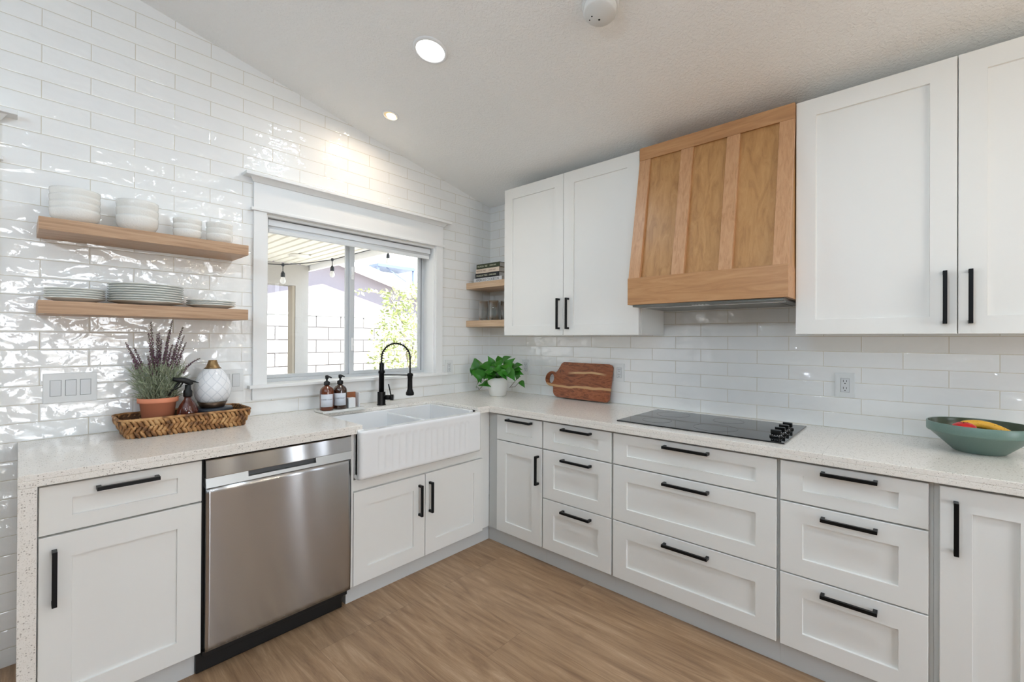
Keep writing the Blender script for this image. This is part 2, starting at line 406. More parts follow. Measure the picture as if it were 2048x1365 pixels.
def board_mat():
    t = NT('acacia_board'); o = t.obj(); s = t.add('ShaderNodeSeparateXYZ'); t.link(o, s.inputs[0])
    g = t.mapping(o, (4, 3.0, 12)); n = t.noise(g, 1.9, 4, 0.6, 3.2); f = t.noise(t.mapping(o, (9, 9, 90)), 2, 3)
    c = t.ramp(n, [(0.28, lin(88, 44, 26)), (0.45, lin(140, 76, 44)), (0.58, lin(168, 98, 60)), (0.74, lin(120, 62, 40))])
    c = t.mix(t.math('MULTIPLY', f, 0.35), c, lin(74, 40, 26))
    wz = t.math('ADD', s.outputs[2], t.math('MULTIPLY', t.math('SUBTRACT', t.noise(t.mapping(o, (3, 5, 3)), 1.3, 1), 0.5), 0.045))
    def band(z, h):
        d = t.math('ABSOLUTE', t.math('SUBTRACT', wz, z)); return t.ramp(t.math('DIVIDE', d, h), [(0.75, 1.0), (1.0, 0.0)])
    c = t.mix(t.math('MULTIPLY', band(0.088, 0.010), 0.8), c, lin(208, 166, 118))
    ylim = t.ramp(t.math('ABSOLUTE', t.math('MULTIPLY', t.math('ADD', s.outputs[1], 0.02), 6.0)), [(0.6, 1.0), (1.0, 0.0)])
    c = t.mix(t.math('MULTIPLY', t.math('MULTIPLY', band(0.192, 0.008), ylim), 0.85), c, lin(216, 178, 130))
    t.link(c, t.b.inputs['Base Color']); t.b.inputs['Roughness'].default_value = 0.32; return t.m
M['board'] = board_mat()
def diff_mat():
    t = NT('embossed_lattice_ceramic'); o = t.obj(); s = t.add('ShaderNodeSeparateXYZ'); t.link(o, s.inputs[0])
    ang = t.math('ARCTAN2', s.outputs[1], s.outputs[0])
    u = t.math('MULTIPLY', ang, 10.0 / 2); v = t.math('MULTIPLY', s.outputs[2], PI / 0.052)
    a = t.math('SINE', t.math('ADD', u, v)); b = t.math('SINE', t.math('SUBTRACT', u, v))
    k = t.math('MINIMUM', t.math('ABSOLUTE', a), t.math('ABSOLUTE', b))
    line = t.ramp(k, [(0.10, 1.0), (0.24, 0.0)])
    t.link(t.mix(line, lin(240, 241, 244), lin(216, 219, 224)), t.b.inputs['Base Color']); t.b.inputs['Roughness'].default_value = 0.12
    return t.m
M['diff'] = diff_mat()
M['book_g'] = mat('dark_green_cloth', lin(52, 60, 40), 0.7); M['book_c'] = mat('cream_cloth', lin(214, 198, 180), 0.7)
M['book_k'] = mat('black_cloth', lin(18, 20, 24), 0.6); M['book_w'] = mat('white_jacket', lin(216, 220, 224), 0.5)
M['pages'] = mat('paper_pages', lin(196, 192, 186), 0.8, noise=0.1, nscale=300)
M['gold'] = mat('pale_foil_text', lin(214, 214, 190), 0.5); M['brownink'] = mat('brown_text', lin(120, 92, 80), 0.6)
M['stucco'] = mat('pale_stucco', lin(160, 156, 150), 0.9, noise=0.05, nscale=40, bump=0.5, bscale=90)
M['stucco_l'] = mat('lavender_grey_stucco', lin(126, 119, 122), 0.9, noise=0.05, nscale=20, bump=0.4, bscale=60)
M['white_out'] = mat('white_exterior_paint', lin(236, 236, 236), 0.7)
M['yard'] = mat('pale_concrete_yard', lin(196, 190, 180), 0.9, noise=0.08, nscale=4)
M['ribs'] = mat('ribbed_patio_ceiling', lin(236, 232, 222), 0.6)
M['leaf_out'] = mat('sunlit_yellow_green_leaf', lin(160, 168, 112), 0.5, noise=0.3, nscale=5)
M['trunk'] = mat('pale_bark', lin(150, 140, 124), 0.9)
M['cablek'] = mat('dark_string_light_cable', lin(50, 56, 62), 0.6)
M['bulb'] = mat('frosted_bulb', lin(246, 246, 244), 0.3)
M['blockwall'] = None
def block_mat():
    t = NT('painted_block_wall'); o = t.obj(); s = t.add('ShaderNodeSeparateXYZ'); t.link(o, s.inputs[0])
    c = t.add('ShaderNodeCombineXYZ'); t.link(t.math('ADD', s.outputs[0], 40.0 - 0.03), c.inputs[0]); t.link(t.math('ADD', s.outputs[2], 20.1), c.inputs[1])
    b = t.add('ShaderNodeTexBrick', offset=0.5); b.inputs['Color1'].default_value = lin(176, 172, 167); b.inputs['Color2'].default_value = lin(164, 160, 156)
    b.inputs['Mortar'].default_value = lin(70, 66, 64); b.inputs['Scale'].default_value = 1; b.inputs['Mortar Size'].default_value = 0.009
    b.inputs['Brick Width'].default_value = 0.46; b.inputs['Row Height'].default_value = 0.227; t.link(c.outputs[0], b.inputs['Vector'])
    t.link(b.outputs['Color'], t.b.inputs['Base Color']); t.b.inputs['Roughness'].default_value = 0.9
    t.link(t.bump(t.math('SUBTRACT', 1.0, b.outputs['Fac']), 0.8, 0.006), t.b.inputs['Normal']); return t.m
M['blockwall'] = block_mat()
M['wallpaint'] = mat('room_wall_paint', lin(140, 134, 128), 0.7, noise=0.01)
M['shadefab'] = mat('white_roller_fabric', lin(232, 234, 236), 0.6)

# ------------------------------------------------------------------ room shell
def CZ(x): return 2.4959 - 0.1986 * x if x > -3.6 else 2.4959 + 0.1986 * 3.6 + (x + 3.6) * 0.1986
XL, YB = -6.2, -6.4
WX0, WX1, WZ0, WZ1 = -1.815, -0.605, 1.072, 2.06      # window opening
DX0, DX1, DZ = -5.0, -2.89, 2.05                      # garden door opening in the same wall
def wall_grid(mb, cols, T, y0, zs_open, top):
    pass
wl = MB()
def slab_xz(mb, x0, x1, z0, z1, t0=0.0, t1=0.16, slope=False):
    """wall piece in the y=0 wall; slope -> its top follows the ceiling"""
    za, zb = (CZ(x0) + 0.02, CZ(x1) + 0.02) if slope else (z1, z1)
    v = [(x0, t0, z0), (x1, t0, z0), (x1, t0, zb), (x0, t0, za), (x0, t1, z0), (x1, t1, z0), (x1, t1, zb), (x0, t1, za)]
    mb.add(v, [(0, 1, 2, 3), (7, 6, 5, 4), (0, 4, 5, 1), (1, 5, 6, 2), (2, 6, 7, 3), (3, 7, 4, 0)])
slab_xz(wl, XL, DX0, -0.02, 0, slope=False) if False else None
def wallpiece(a, b, z0, z1=None):
    if z1 is None:
        if a < -3.6 < b: slab_xz(wl, a, -3.6, z0, 0, slope=True); slab_xz(wl, -3.6, b, z0, 0, slope=True)
        else: slab_xz(wl, a, b, z0, 0, slope=True)
    else: slab_xz(wl, a, b, z0, z1)
wallpiece(XL - .16, DX0, -0.02); wallpiece(DX0, DX1, DZ); wallpiece(DX1, WX0, -0.02)
wallpiece(WX0, WX1, -0.02, WZ0); wallpiece(WX0, WX1, WZ1); wallpiece(WX1, 0.16, -0.02)
struct(wl.build('wall_left', M['tile_l']))
# cooktop wall x=0, tiled to y=-3.5, painted beyond, two tall windows far down
def yz_wall(pieces, x0, x1, name, m_):
    mb = MB()
    for a, b, z0, z1 in pieces:
        mb.box(x0, x1, a, b, z0, z1)
    return struct(mb.build(name, m_))
yz_wall([(-3.5, 0.0, -0.02, CZ(0) + .03)], 0, 0.16, 'wall_right', M['tile_r'])
WINR = [(-5.02, -4.42), (-6.15, -5.32)]
H0 = CZ(0) + .03
(wa, wb), (wc, wd_) = WINR
yz_wall([(wb, -3.5, -0.02, H0), (wa, wb, -0.02, .10), (wa, wb, 2.3, H0), (wd_, wa, -0.02, H0), (wc, wd_, -0.02, .10), (wc, wd_, 2.3, H0), (YB - .16, wc, -0.02, H0)], 0, 0.16, 'wall_right_far', M['wallpaint'])
# back wall with sliding patio door
bw = MB()
def back(a, b, z0, z1=None):
    za, zb = (CZ(a) + .02, CZ(b) + .02) if z1 is None else (z1, z1)
    v = [(a, YB, z0), (b, YB, z0), (b, YB, zb), (a, YB, za), (a, YB - .16, z0), (b, YB - .16, z0), (b, YB - .16, zb), (a, YB - .16, za)]
    bw.add(v, [(0, 1, 2, 3), (7, 6, 5, 4), (0, 4, 5, 1), (1, 5, 6, 2), (2, 6, 7, 3), (3, 7, 4, 0)])
back(XL - .16, -3.6, -.02); back(-3.6, -2.9, -.02); back(-2.9, -1.3, 2.1); back(-1.3, .16, -.02)
struct(bw.build('wall_back', M['wallpaint']))
fw = MB(); fw.box(XL - .16, XL, YB - .16, .16, -.02, CZ(XL) + .02); struct(fw.build('wall_far', M['wallpaint']))
cl = MB()
for a, b in ((XL - .16, -3.6), (-3.6, .16)):
    v = [(a, YB - .16, CZ(a)), (b, YB - .16, CZ(b)), (b, .16, CZ(b)), (a, .16, CZ(a))]; v += [(x, y, z + .12) for x, y, z in v]
    cl.add(v, [(0, 1, 2, 3), (7, 6, 5, 4), (0, 4, 5, 1), (1, 5, 6, 2), (2, 6, 7, 3), (3, 7, 4, 0)])
struct(cl.build('ceiling', M['ceil']))
fl = MB(); fl.box(XL - .16, 0.16, YB - .16, .16, -.12, 0); struct(fl.build('floor', M['floor']))
# patio doors (frames and panes)
def frame_panel(root, x0, x1, z0, z1, y, wdt=.05, th=.04, axis='x', fm=None):
    mb = MB()
    def bx(a0, a1, c0, c1):
        if axis == 'x': mb.box(a0, a1, y - th / 2, y + th / 2, c0, c1, .003)
        else: mb.box(y - th / 2, y + th / 2, a0, a1, c0, c1, .003)
    bx(x0, x0 + wdt, z0, z1); bx(x1 - wdt, x1, z0, z1); bx(x0 + wdt, x1 - wdt, z0, z0 + wdt); bx(x0 + wdt, x1 - wdt, z1 - wdt, z1)
    mb.build('frame', fm or M['trim'], root)
    g = MB()
    if axis == 'x': g.box(x0 + wdt - .005, x1 - wdt + .005, y - .003, y + .003, z0 + wdt - .005, z1 - wdt + .005)
    else: g.box(y - .003, y + .003, x0 + wdt - .005, x1 - wdt + .005, z0 + wdt - .005, z1 - wdt + .005)
    g.build('glass_pane', M['pane'], root)
def sroot(name, loc):
    o = bpy.data.objects.new(name, None); COL.objects.link(o); o.location = loc; ORG[o.name] = Vector(loc); return struct(o)
d = sroot('door_1', (-4, 0.08, 0)); frame_panel(d, DX0, -3.985, 0, DZ, .08); frame_panel(d, -3.985, DX1, 0, DZ, .08)
d = sroot('door_2', (-1.9, YB - .08, 0)); frame_panel(d, -2.9, -2.1, 0, 2.1, YB - .08); frame_panel(d, -2.1, -1.3, 0, 2.1, YB - .08)
for i, (a, b) in enumerate(WINR):
    d = sroot('window_%d' % (i + 2), (.08, (a + b) / 2, .25)); frame_panel(d, a, b, .10, 2.3, .08, axis='y')
# craftsman head trim over the garden door, its right end peeks into the picture
def head_trim(mb, x0, x1):
    """x0,x1 = outer edges of the side casings"""
    mb.box(x0, x1, -0.020, 0.0, 2.083, 2.225, .001)                  # frieze board
    mb.box(x0 - .014, x1 + .014, -.028, 0.0, 2.066, 2.083, .003)     # fillet
    prof = [(0, 2.225), (-.026, 2.225), (-.030, 2.231), (-.040, 2.245), (-.044, 2.249), (0, 2.249)]
    vs = []; fs = []
    for s_, xe in ((-1, x0), (1, x1)):
        for y, z in prof: vs.append((xe + s_ * (abs(y) - .018), y, z))
    n = len(prof); fs = [tuple(range(n)), tuple(range(2 * n - 1, n - 1, -1))] + [(i, (i + 1) % n, n + (i + 1) % n, n + i) for i in range(n)]
    mb.add(vs, fs)
    mb.box(x0 - .052, x1 + .052, -.066, 0.0, 2.249, 2.266, .002)     # cap
t1 = MB(); head_trim(t1, DX0 - .07, -2.820)
t1.box(-2.890, -2.820, -.02, 0, 0, 2.066, .001); t1.box(DX0 - .07, DX0, -.02, 0, 0, 2.066, .001)
struct(t1.build('trim_1', M['trim']))

# ------------------------------------------------------------------ kitchen window
win = sroot('window_1', (-1.21, 0, WZ0))
mb = MB(); head_trim(mb, -1.883, -.541)
mb.box(-1.883, -1.815, -.02, 0, 1.088, 2.066, .001); mb.box(-.605, -.541, -.02, 0, 1.088, 2.066, .001)
mb.box(-1.884, -.543, -.018, 0, 1.003, 1.069, .001)
mb.build('casing', M['trim'], win)
mb = MB(); mb.box(-1.906, -.508, -.044, .0, 1.070, 1.088, .003); mb.box(-1.815, -.605, -.001, .118, 1.073, 1.088)
mb.build('window_sill', M['trim'], win)
mb = MB(); mb.box(-1.8149, -1.803, .0, .13, 1.088, 2.059); mb.box(-.617, -.6051, 0, .13, 1.088, 2.059); mb.box(-1.803, -.617, 0, .13, 2.048, 2.0599)
mb.build('jamb_liner', M['trim'], win)
mb = MB(); FY = .125
def fr(x0, x1, z0, z1, y0, y1): mb.box(x0, x1, y0, y1, z0, z1, .002)
fr(-1.803, -.617, 1.088, 1.108, .118, .156); fr(-1.803, -.617, 2.02, 2.048, .118, .156)
fr(-1.803, -1.785, 1.108, 2.02, .118, .156); fr(-.640, -.617, 1.108, 2.02, .118, .156)
fr(-.655, -.640, 1.108, 2.02, .13, .15)
mb.build('window_frame', M['alu'], win)
mb = MB()
fr(-1.785, -1.762, 1.108, 2.02, .134, .150); fr(-1.262, -1.232, 1.108, 2.02, .134, .150); fr(-1.762, -1.262, 1.108, 1.130, .134, .150); fr(-1.762, -1.262, 2.0, 2.02, .134, .150)
sa = mb.build('sash_fixed', M['alu'], win)
g = MB(); g.box(-1.764, -1.26, .140, .144, 1.128, 2.002); g.build('glass_pane', M['pane'], sa)
mb = MB()
fr(-1.240, -1.206, 1.108, 2.02, .116, .134); fr(-.672, -.650, 1.108, 2.02, .116, .134); fr(-1.206, -.672, 1.108, 1.130, .116, .134); fr(-1.206, -.672, 2.0, 2.02, .116, .134)
sa = mb.build('sash_sliding', M['alu'], win)
g = MB(); g.box(-1.208, -.670, .123, .127, 1.128, 2.002); g.build('glass_pane', M['pane'], sa)
for z in (1.80, 1.312):
    g = MB(); g.box(-1.2325, -1.2145, .106, .1165, z - .045, z + .045, .004); g.box(-1.230, -1.217, .098, .108, z - .012, z + .012, .003); g.build('latch', M['trim'], sa)
sh = thing('roller_shade', 'white roller shade rolled up at the top of the kitchen window', 'blind', (-1.21, .06, 1.97))
mb = MB(); mb.box(-1.793, -.628, .022, .100, 2.006, 2.042, .003); mb.build('headrail', M['shadefab'], sh)
mb = MB(); mb.lathe((-1.786, .062, 2.0), [(.0, 0), (.030, .001), (.030, 1.150), (.0, 1.151)], 20, 'x'); mb.build('fabric_roll', M['shadefab'], sh)
mb = MB(); mb.box(-1.786, -.636, .030, .044, 1.966, 1.990, .004); mb.build('hem_bar', M['trim'], sh)

# ------------------------------------------------------------------ cabinets
Lf = lambda a, d, z: (a, -d, z)      # window-wall run: a = x, d = distance from the wall
Rf = lambda a, d, z: (-d, a, z)      # cooktop-wall run: a = y
def bxr(mb, fn, a0, a1, d0, d1, z0, z1, b=0.0):
    p, q = fn(a0, d0, z0), fn(a1, d1, z1); mb.box(p[0], q[0], p[1], q[1], p[2], q[2], b)
def shaker(mb, fn, a0, a1, z0, z1, d0, d1, sl, sr, rb, rt, rec=.009):
    a0, a1 = min(a0, a1), max(a0, a1); e = .0015
    def ring(i0, i1, j0, j1, dd): return [(a0 + i0, z0 + j0, dd), (a1 - i1, z0 + j0, dd), (a1 - i1, z1 - j1, dd), (a0 + i0, z1 - j1, dd)]
    rings = [ring(0, 0, 0, 0, d0), ring(0, 0, 0, 0, d1 - e), ring(e, e, e, e, d1), ring(sl, sr, rb, rt, d1), ring(sl + .0012, sr + .0012, rb + .0012, rt + .0012, d1 - rec)]
    vs = [fn(a, dd, z) for r in rings for a, z, dd in r]; fs = [(0, 1, 2, 3), tuple(16 + i for i in range(4))]
    for k in range(4):
        for i in range(4): fs.append((k * 4 + i, k * 4 + (i + 1) % 4, (k + 1) * 4 + (i + 1) % 4, (k + 1) * 4 + i))
    mb.add(vs, fs)
def bar_handle(fn, root, a0, a1, z0, z1, dface, st=.035, w=.0128):
    mb = MB()
    if abs(a1 - a0) > abs(z1 - z0):
        a0, a1 = min(a0, a1), max(a0, a1); z = (z0 + z1) / 2
        bxr(mb, fn, a0, a1, dface + st - w, dface + st, z - w / 2, z + w / 2, .0012)
        for a in (a0, a1 - w): bxr(mb, fn, a, a + w, dface, dface + st - w + .002, z - w / 2, z + w / 2, .001)
    else:
        z0, z1 = min(z0, z1), max(z0, z1); a = (a0 + a1) / 2
        bxr(mb, fn, a - w / 2, a + w / 2, dface + st - w, dface + st, z0, z1, .0012)
        for z in (z0, z1 - w): bxr(mb, fn, a - w / 2, a + w / 2, dface, dface + st - w + .002, z, z + w, .001)
    return mb.build('handle', M['black'], root)
DF0, DF1 = .637, .658     # back and front of base doors
def front(fn, root, kind, a0, a1, z0, z1, d0=DF0, d1=DF1, sl=.078, sr=.078, rb=.07, rt=.074):
    mb = MB(); shaker(mb, fn, a0, a1, z0, z1, d0, d1, sl, sr, rb, rt); return mb.build(kind, M['cab'], root)
def carcass(fn, root, a0, a1, z0=.1, z1=.8715, d1=.636, fa0=None, fa1=None):
    mb = MB(); bxr(mb, fn, a0, a1, .012, d1, z0, z1); return mb.build('body', M['cabin'], root)
def toe(fn, root, a0, a1, d=.612):
    mb = MB(); bxr(mb, fn, a0, a1, .06, d, 0, .0995); return mb.build('toe_kick', M['toe'], root)
BG = 'white shaker base cabinets'
# left end cabinet
c = thing('base_cabinet', 'white shaker base cabinet with one drawer over one door, between quartz end panel and dishwasher', 'cabinet', (-2.49, -.33, 0))
carcass(Lf, c, -2.7175, -2.2665); toe(Lf, c, -2.7175, -2.28)
f = front(Lf, c, 'drawer', -2.715, -2.270, .703, .862, rb=.050, rt=.050); bar_handle(Lf, f, -2.579, -2.406, .832, .832, DF1)
f = front(Lf, c, 'door', -2.715, -2.270, .100, .696, rb=.078, rt=.080); bar_handle(Lf, f, -2.679, -2.679, .472, .652, DF1)
# sink base
c = thing('sink_cabinet', 'white shaker two-door cabinet under the farmhouse sink', 'cabinet', (-1.15, -.33, 0))
mb = MB(); bxr(mb, Lf, -1.6385, -.637, .012, .636, .1, .632); bxr(mb, Lf, -1.6385, -1.6235, .012, .657, .632, .8715); bxr(mb, Lf, -1.6385, -1.626, .636, .657, .1, .632)
bxr(mb, Lf, -.779, -.637, .012, .636, .632, .8715); bxr(mb, Lf, -.779, -.713, .636, .645, .575, .8715); bxr(mb, Lf, -1.624, -.713, .636, .648, .577, .632)
mb.build('body', M['cab'], c); toe(Lf, c, -1.6385, -.614)
f = front(Lf, c, 'door', -1.622, -1.1805, .098, .570, rb=.078, rt=.078); bar_handle(Lf, f, -1.222, -1.222, .343, .519, DF1)
f = front(Lf, c, 'door', -1.1765, -.716, .098, .570, rb=.078, rt=.078); bar_handle(Lf, f, -1.148, -1.148, .345, .521, DF1)
# cooktop run
c = thing('base_cabinet', 'narrow white base cabinet with one small drawer above a narrow door, nearest the inner corner', 'cabinet', (-.32, -.9, 0))
mb = MB(); bxr(mb, Rf, -1.1065, -.6375, .012, .636, .1, .8715); mb.build('body', M['cabin'], c); toe(Rf, c, -1.1065, -.6125)
f = front(Rf, c, 'drawer', -1.101, -.728, .7005, .860, rb=.050, rt=.050); bar_handle(Rf, f, -1.028, -.827, .838, .838, DF1)
f = front(Rf, c, 'door', -1.101, -.728, .108, .694, rb=.070, rt=.075); bar_handle(Rf, f, -1.075, -1.075, .478, .652, DF1)
def drawers(label, a0, a1, fa0, fa1, h, hl):
    c = thing('drawer_cabinet', label, 'cabinet', (-.32, (a0 + a1) / 2, 0), 'three-drawer base cabinets on the cooktop wall')
    carcass(Rf, c, a0, a1); toe(Rf, c, a0, a1)
    for (z0, z1, rb, rt), hz in zip(((.7005, .860, .050, .050), (.4085, .694, .068, .075), (.108, .403, .070, .080)), (.836, .659, .364)):
        f = front(Rf, c, 'drawer', fa0, fa1, z0, z1, rb=rb, rt=rt); bar_handle(Rf, f, h - hl / 2, h + hl / 2, hz, hz, DF1)
drawers('narrow white three-drawer base cabinet just left of the cooktop', -1.5725, -1.107, -1.5675, -1.1105, -1.352, .193)
drawers('wide white three-drawer base cabinet directly under the cooktop', -2.342, -1.573, -2.3355, -1.579, -1.962, .213)
drawers('medium white three-drawer base cabinet right of the cooktop cabinet', -2.81, -2.3425, -2.7965, -2.3495, -2.575, .172)
c = thing('base_cabinet', 'tall-door white base cabinet under the fruit bowl at the right edge', 'cabinet', (-.32, -3.08, 0))
carcass(Rf, c, -3.36, -2.8105); toe(Rf, c, -3.36, -2.8105)
f = front(Rf, c, 'door', -3.086, -2.8245, .108, .860, rb=.075, rt=.078); bar_handle(Rf, f, -2.8635, -2.8635, .642, .817, DF1)
f = front(Rf, c, 'door', -3.353, -3.0905, .108, .860, rb=.075, rt=.078); bar_handle(Rf, f, -3.313, -3.313, .642, .817, DF1)
# upper cabinets
UD0, UD1, UZ0, UZ1 = .318, .340, 1.381, 2.456
def upper(label, b0, b1, doors, handles):
    c = thing('wall_cabinet', label, 'cabinet', (-.16, (b0 + b1) / 2, 1.38))
    mb = MB(); za, zb = 2.468, 2.468
    bxr(mb, Rf, b0, b1, .010, .317, 1.383, 2.462); mb.build('body', M['cab'], c)
    for (a0, a1, sl, sr), h in zip(doors, handles):
        f = front(Rf, c, 'door', a0, a1, UZ0, UZ1, UD0, UD1, sl, sr, .068, .078); bar_handle(Rf, f, h, h, 1.420, 1.625, UD1)
upper('white shaker wall cabinet with two doors between the corner shelves and the wooden hood', -1.570, -.486, [(-1.0225, -.488, .073, .079), (-1.563, -1.0255, .078, .079)], (-.992, -1.066))
upper('white shaker wall cabinet with two doors right of the wooden hood, above the fruit bowl', -3.43, -2.348, [(-2.8805, -2.347, .077, .077), (-3.42, -2.8835, .077, .077)], (-2.846, -2.916))

# ------------------------------------------------------------------ worktop with sink cut-out, waterfall end
def arc(cx_, cy_, r, a0, a1, n=7):
    return [(cx_ + r * math.cos(math.radians(a0 + (a1 - a0) * i / n)), cy_ + r * math.sin(math.radians(a0 + (a1 - a0) * i / n))) for i in range(n + 1)]
CT = .914; DC = .684; SX0, SX1, SYB = -1.590, -.788, -.205
poly = [(-.001, -.001), (-.001, -3.40), (-DC, -3.40), (-DC, -DC), (SX1, -DC)] + arc(SX1 - .07, SYB - .07, .07, 0, 90) + arc(SX0 + .07, SYB - .07, .07, 90, 180) + [(SX0, -DC), (-2.761, -DC), (-2.761, -.001)]
wt = thing('worktop', 'speckled cream quartz worktop running around the corner with a farmhouse sink cut-out', 'worktop', (-.9, -.9, .872))
mb = MB(); mb.prism(poly, lambda a, b, d: (a, b, d), .894, CT)
mb.box(-DC, -DC + .03, -3.40, -DC, .8725, .894); mb.box(-DC, SX1, -DC, -DC + .03, .8725, .894)
mb.box(-2.761, SX0, -DC, -DC + .03, .8725, .894); mb.box(SX0 - .03, SX0, -DC + .03, -.665, .8725, .894)
o = mb.build('slab', M['quartz'], wt, bevel=.0018)
mb = MB(); mb.box(-2.761, -2.719, -DC, -.001, 0, .8725, 0); mb.build('waterfall_end', M['quartz'], wt)

# ------------------------------------------------------------------ farmhouse sink
sk = thing('farmhouse_sink', 'white fluted farmhouse sink with two bowls under the window', 'sink', (-1.2, -.45, .64))
X0, X1, Y0, Y1 = -1.620, -.783, -.716, -.180
mb = MB()
mb.box(X0, X1, -.672, Y1, .642, .665, .004)
mb.box(X0, X0 + .035, -.69, Y1, .66, .8935, .006); mb.box(X1 - .03, X1, -.635, Y1, .66, .8935, .006)
mb.box(X0 + .03, X1 - .03, -.228, Y1, .66, .8935, .006); mb.box(-1.161, -1.140, -.68, -.2, .66, .876, .008)
mb.build('basin', M['porc'], sk)
# fluted apron
nx, nz = 420, 30; vs = []; fs = []
zt, zb_ = .887, .643; r_ = .022
for j in range(nz + 1):
    for i in range(nx + 1):
        x = X0 + (X1 - X0) * i / nx; tt = j / nz; z = zb_ + (zt - zb_) * (1 - (1 - tt) ** 1.0)
        dx = min(x - X0, X1 - x); y = Y0
        if dx < r_: y = Y0 + r_ - math.sqrt(max(0, r_ * r_ - (r_ - dx) ** 2))
        dz = min(z - zb_, zt - z); rr = .007
        if dz < rr: y += rr - math.sqrt(max(0, rr * rr - (rr - dz) ** 2))
        fx = (x - (X0 + .095)) / .0425
        if 0 <= fx < 15 and z > .665:
            u_ = (fx % 1) - .5
            ed = min(1, max(0, (z - .665) / .02)); tp = .838 + .008 * math.sqrt(max(0, 1 - min(1, abs(u_) * 2.6) ** 2)) - z
            k_ = min(1, max(0, tp / .006))
            if abs(u_) < .42: y += .0030 * math.cos(u_ / .42 * PI / 2) ** 0.6 * k_ * ed
        vs.append((x, y, z))
for j in range(nz):
    for i in range(nx): a = j * (nx + 1) + i; fs.append((a, a + 1, a + nx + 2, a + nx + 1))
k0 = len(vs); bk = -.668
for x, z in ((X0, zb_), (X1, zb_), (X1, zt), (X0, zt)): vs.append((x, bk, z))
fs.append((k0, k0 + 1, k0 + 2, k0 + 3))
fs.append(tuple(range(nx, -1, -1)) + (k0, k0 + 1)); fs.append(tuple(nz * (nx + 1) + i for i in range(nx + 1)) + (k0 + 2, k0 + 3))
fs.append(tuple(j * (nx + 1) for j in range(nz + 1)) + (k0 + 3, k0)); fs.append(tuple(j * (nx + 1) + nx for j in range(nz, -1, -1)) + (k0 + 1, k0 + 2))
mb = MB(); mb.add(vs, fs, False); o = mb.build('apron', M['porc'], sk)
for p in o.data.polygons[:nx * nz]: p.use_smooth = True
for x in (-1.385, -.965):
    mb = MB(); mb.lathe((x, -.44, .6655), [(.0, .001), (.04, .001), (.045, .004), (.045, 0)], 24); mb.build('drain', M['steel2'], sk)

# ------------------------------------------------------------------ dishwasher
dw = thing('dishwasher', 'stainless steel dishwasher between the left cabinet and the sink', 'dishwasher', (-1.95, -.33, 0))
mb = MB(); mb.box(-2.2655, -1.6395, -.632, -.012, .095, .868); mb.build('tub_body', M['blackp'], dw)
a0, a1 = -2.258, -1.6425
mb = MB(); mb.prism([(-.632, .790), (-.6705, .790), (-.6705, .793), (-.6625, .859), (-.659, .862), (-.632, .862)], lambda a, b, d: (d, a, b), a0, a1); mb.build('control_panel', M['steel'], dw)
mb = MB(); pa, pb = -2.105, -1.818
def ruled(mb, xs, pr):
    n = len(pr); vs = [(x, y, z) for x in xs for y, z in pr]; fs = []
    for k in range(len(xs) - 1):
        for i in range(n - 1): fs.append((k * n + i, k * n + i + 1, (k + 1) * n + i + 1, (k + 1) * n + i))
    mb.add(vs, fs)
for xa, xb in ((a0, pa), (pb, a1)):
    mb.prism([(-.632, .751), (-.671, .751), (-.662, .7895), (-.632, .7895)], lambda a, b, d: (d, a, b), xa, xb)
mb.prism([(-.632, .751), (-.671, .751), (-.6675, .766), (-.640, .766), (-.632, .768)], lambda a, b, d: (d, a, b), pa, pb)
mb.build('handle_recess', M['steel2'], dw)
mb = MB(); mb.box(pa, pb, -.646, -.6325, .766, .790); mb.build('handle_pocket', M['pocket'], dw)
# slightly bowed main panel
nx = 40; nz = 30; vs = []; fs = []
for j in range(nz + 1):
    for i in range(nx + 1):
        u_, v_ = i / nx, j / nz; x = a0 + (a1 - a0) * u_; z = .098 + (.7495 - .098) * v_
        bow = .0045 * (1 - (2 * v_ - 1) ** 2) + .0025 * (1 - (2 * u_ - 1) ** 2)
        vs.append((x, -.666 - bow, z))
for j in range(nz):
    for i in range(nx): a = j * (nx + 1) + i; fs.append((a, a + 1, a + nx + 2, a + nx + 1))
k0 = len(vs)
for x, z in ((a0, .098), (a1, .098), (a1, .7495), (a0, .7495)): vs.append((x, -.633, z))
fs += [(k0, k0 + 1, k0 + 2, k0 + 3), tuple(range(nx, -1, -1)) + (k0, k0 + 1), tuple(nz * (nx + 1) + i for i in range(nx + 1)) + (k0 + 2, k0 + 3),
       tuple(j * (nx + 1) for j in range(nz + 1)) + (k0 + 3, k0), tuple(j * (nx + 1) + nx for j in range(nz, -1, -1)) + (k0 + 1, k0 + 2)]
mb = MB(); mb.add(vs, fs, False); o = mb.build('door_panel', M['steel'], dw)
for p in o.data.polygons[:nx * nz]: p.use_smooth = True
mb = MB(); mb.box(-2.279, -1.665, -.625, -.05, .003, .094, .003); mb.box(-2.262, -1.65, -.650, -.60, .070, .0945, .004); mb.build('toe_kick', M['blackp'], dw)

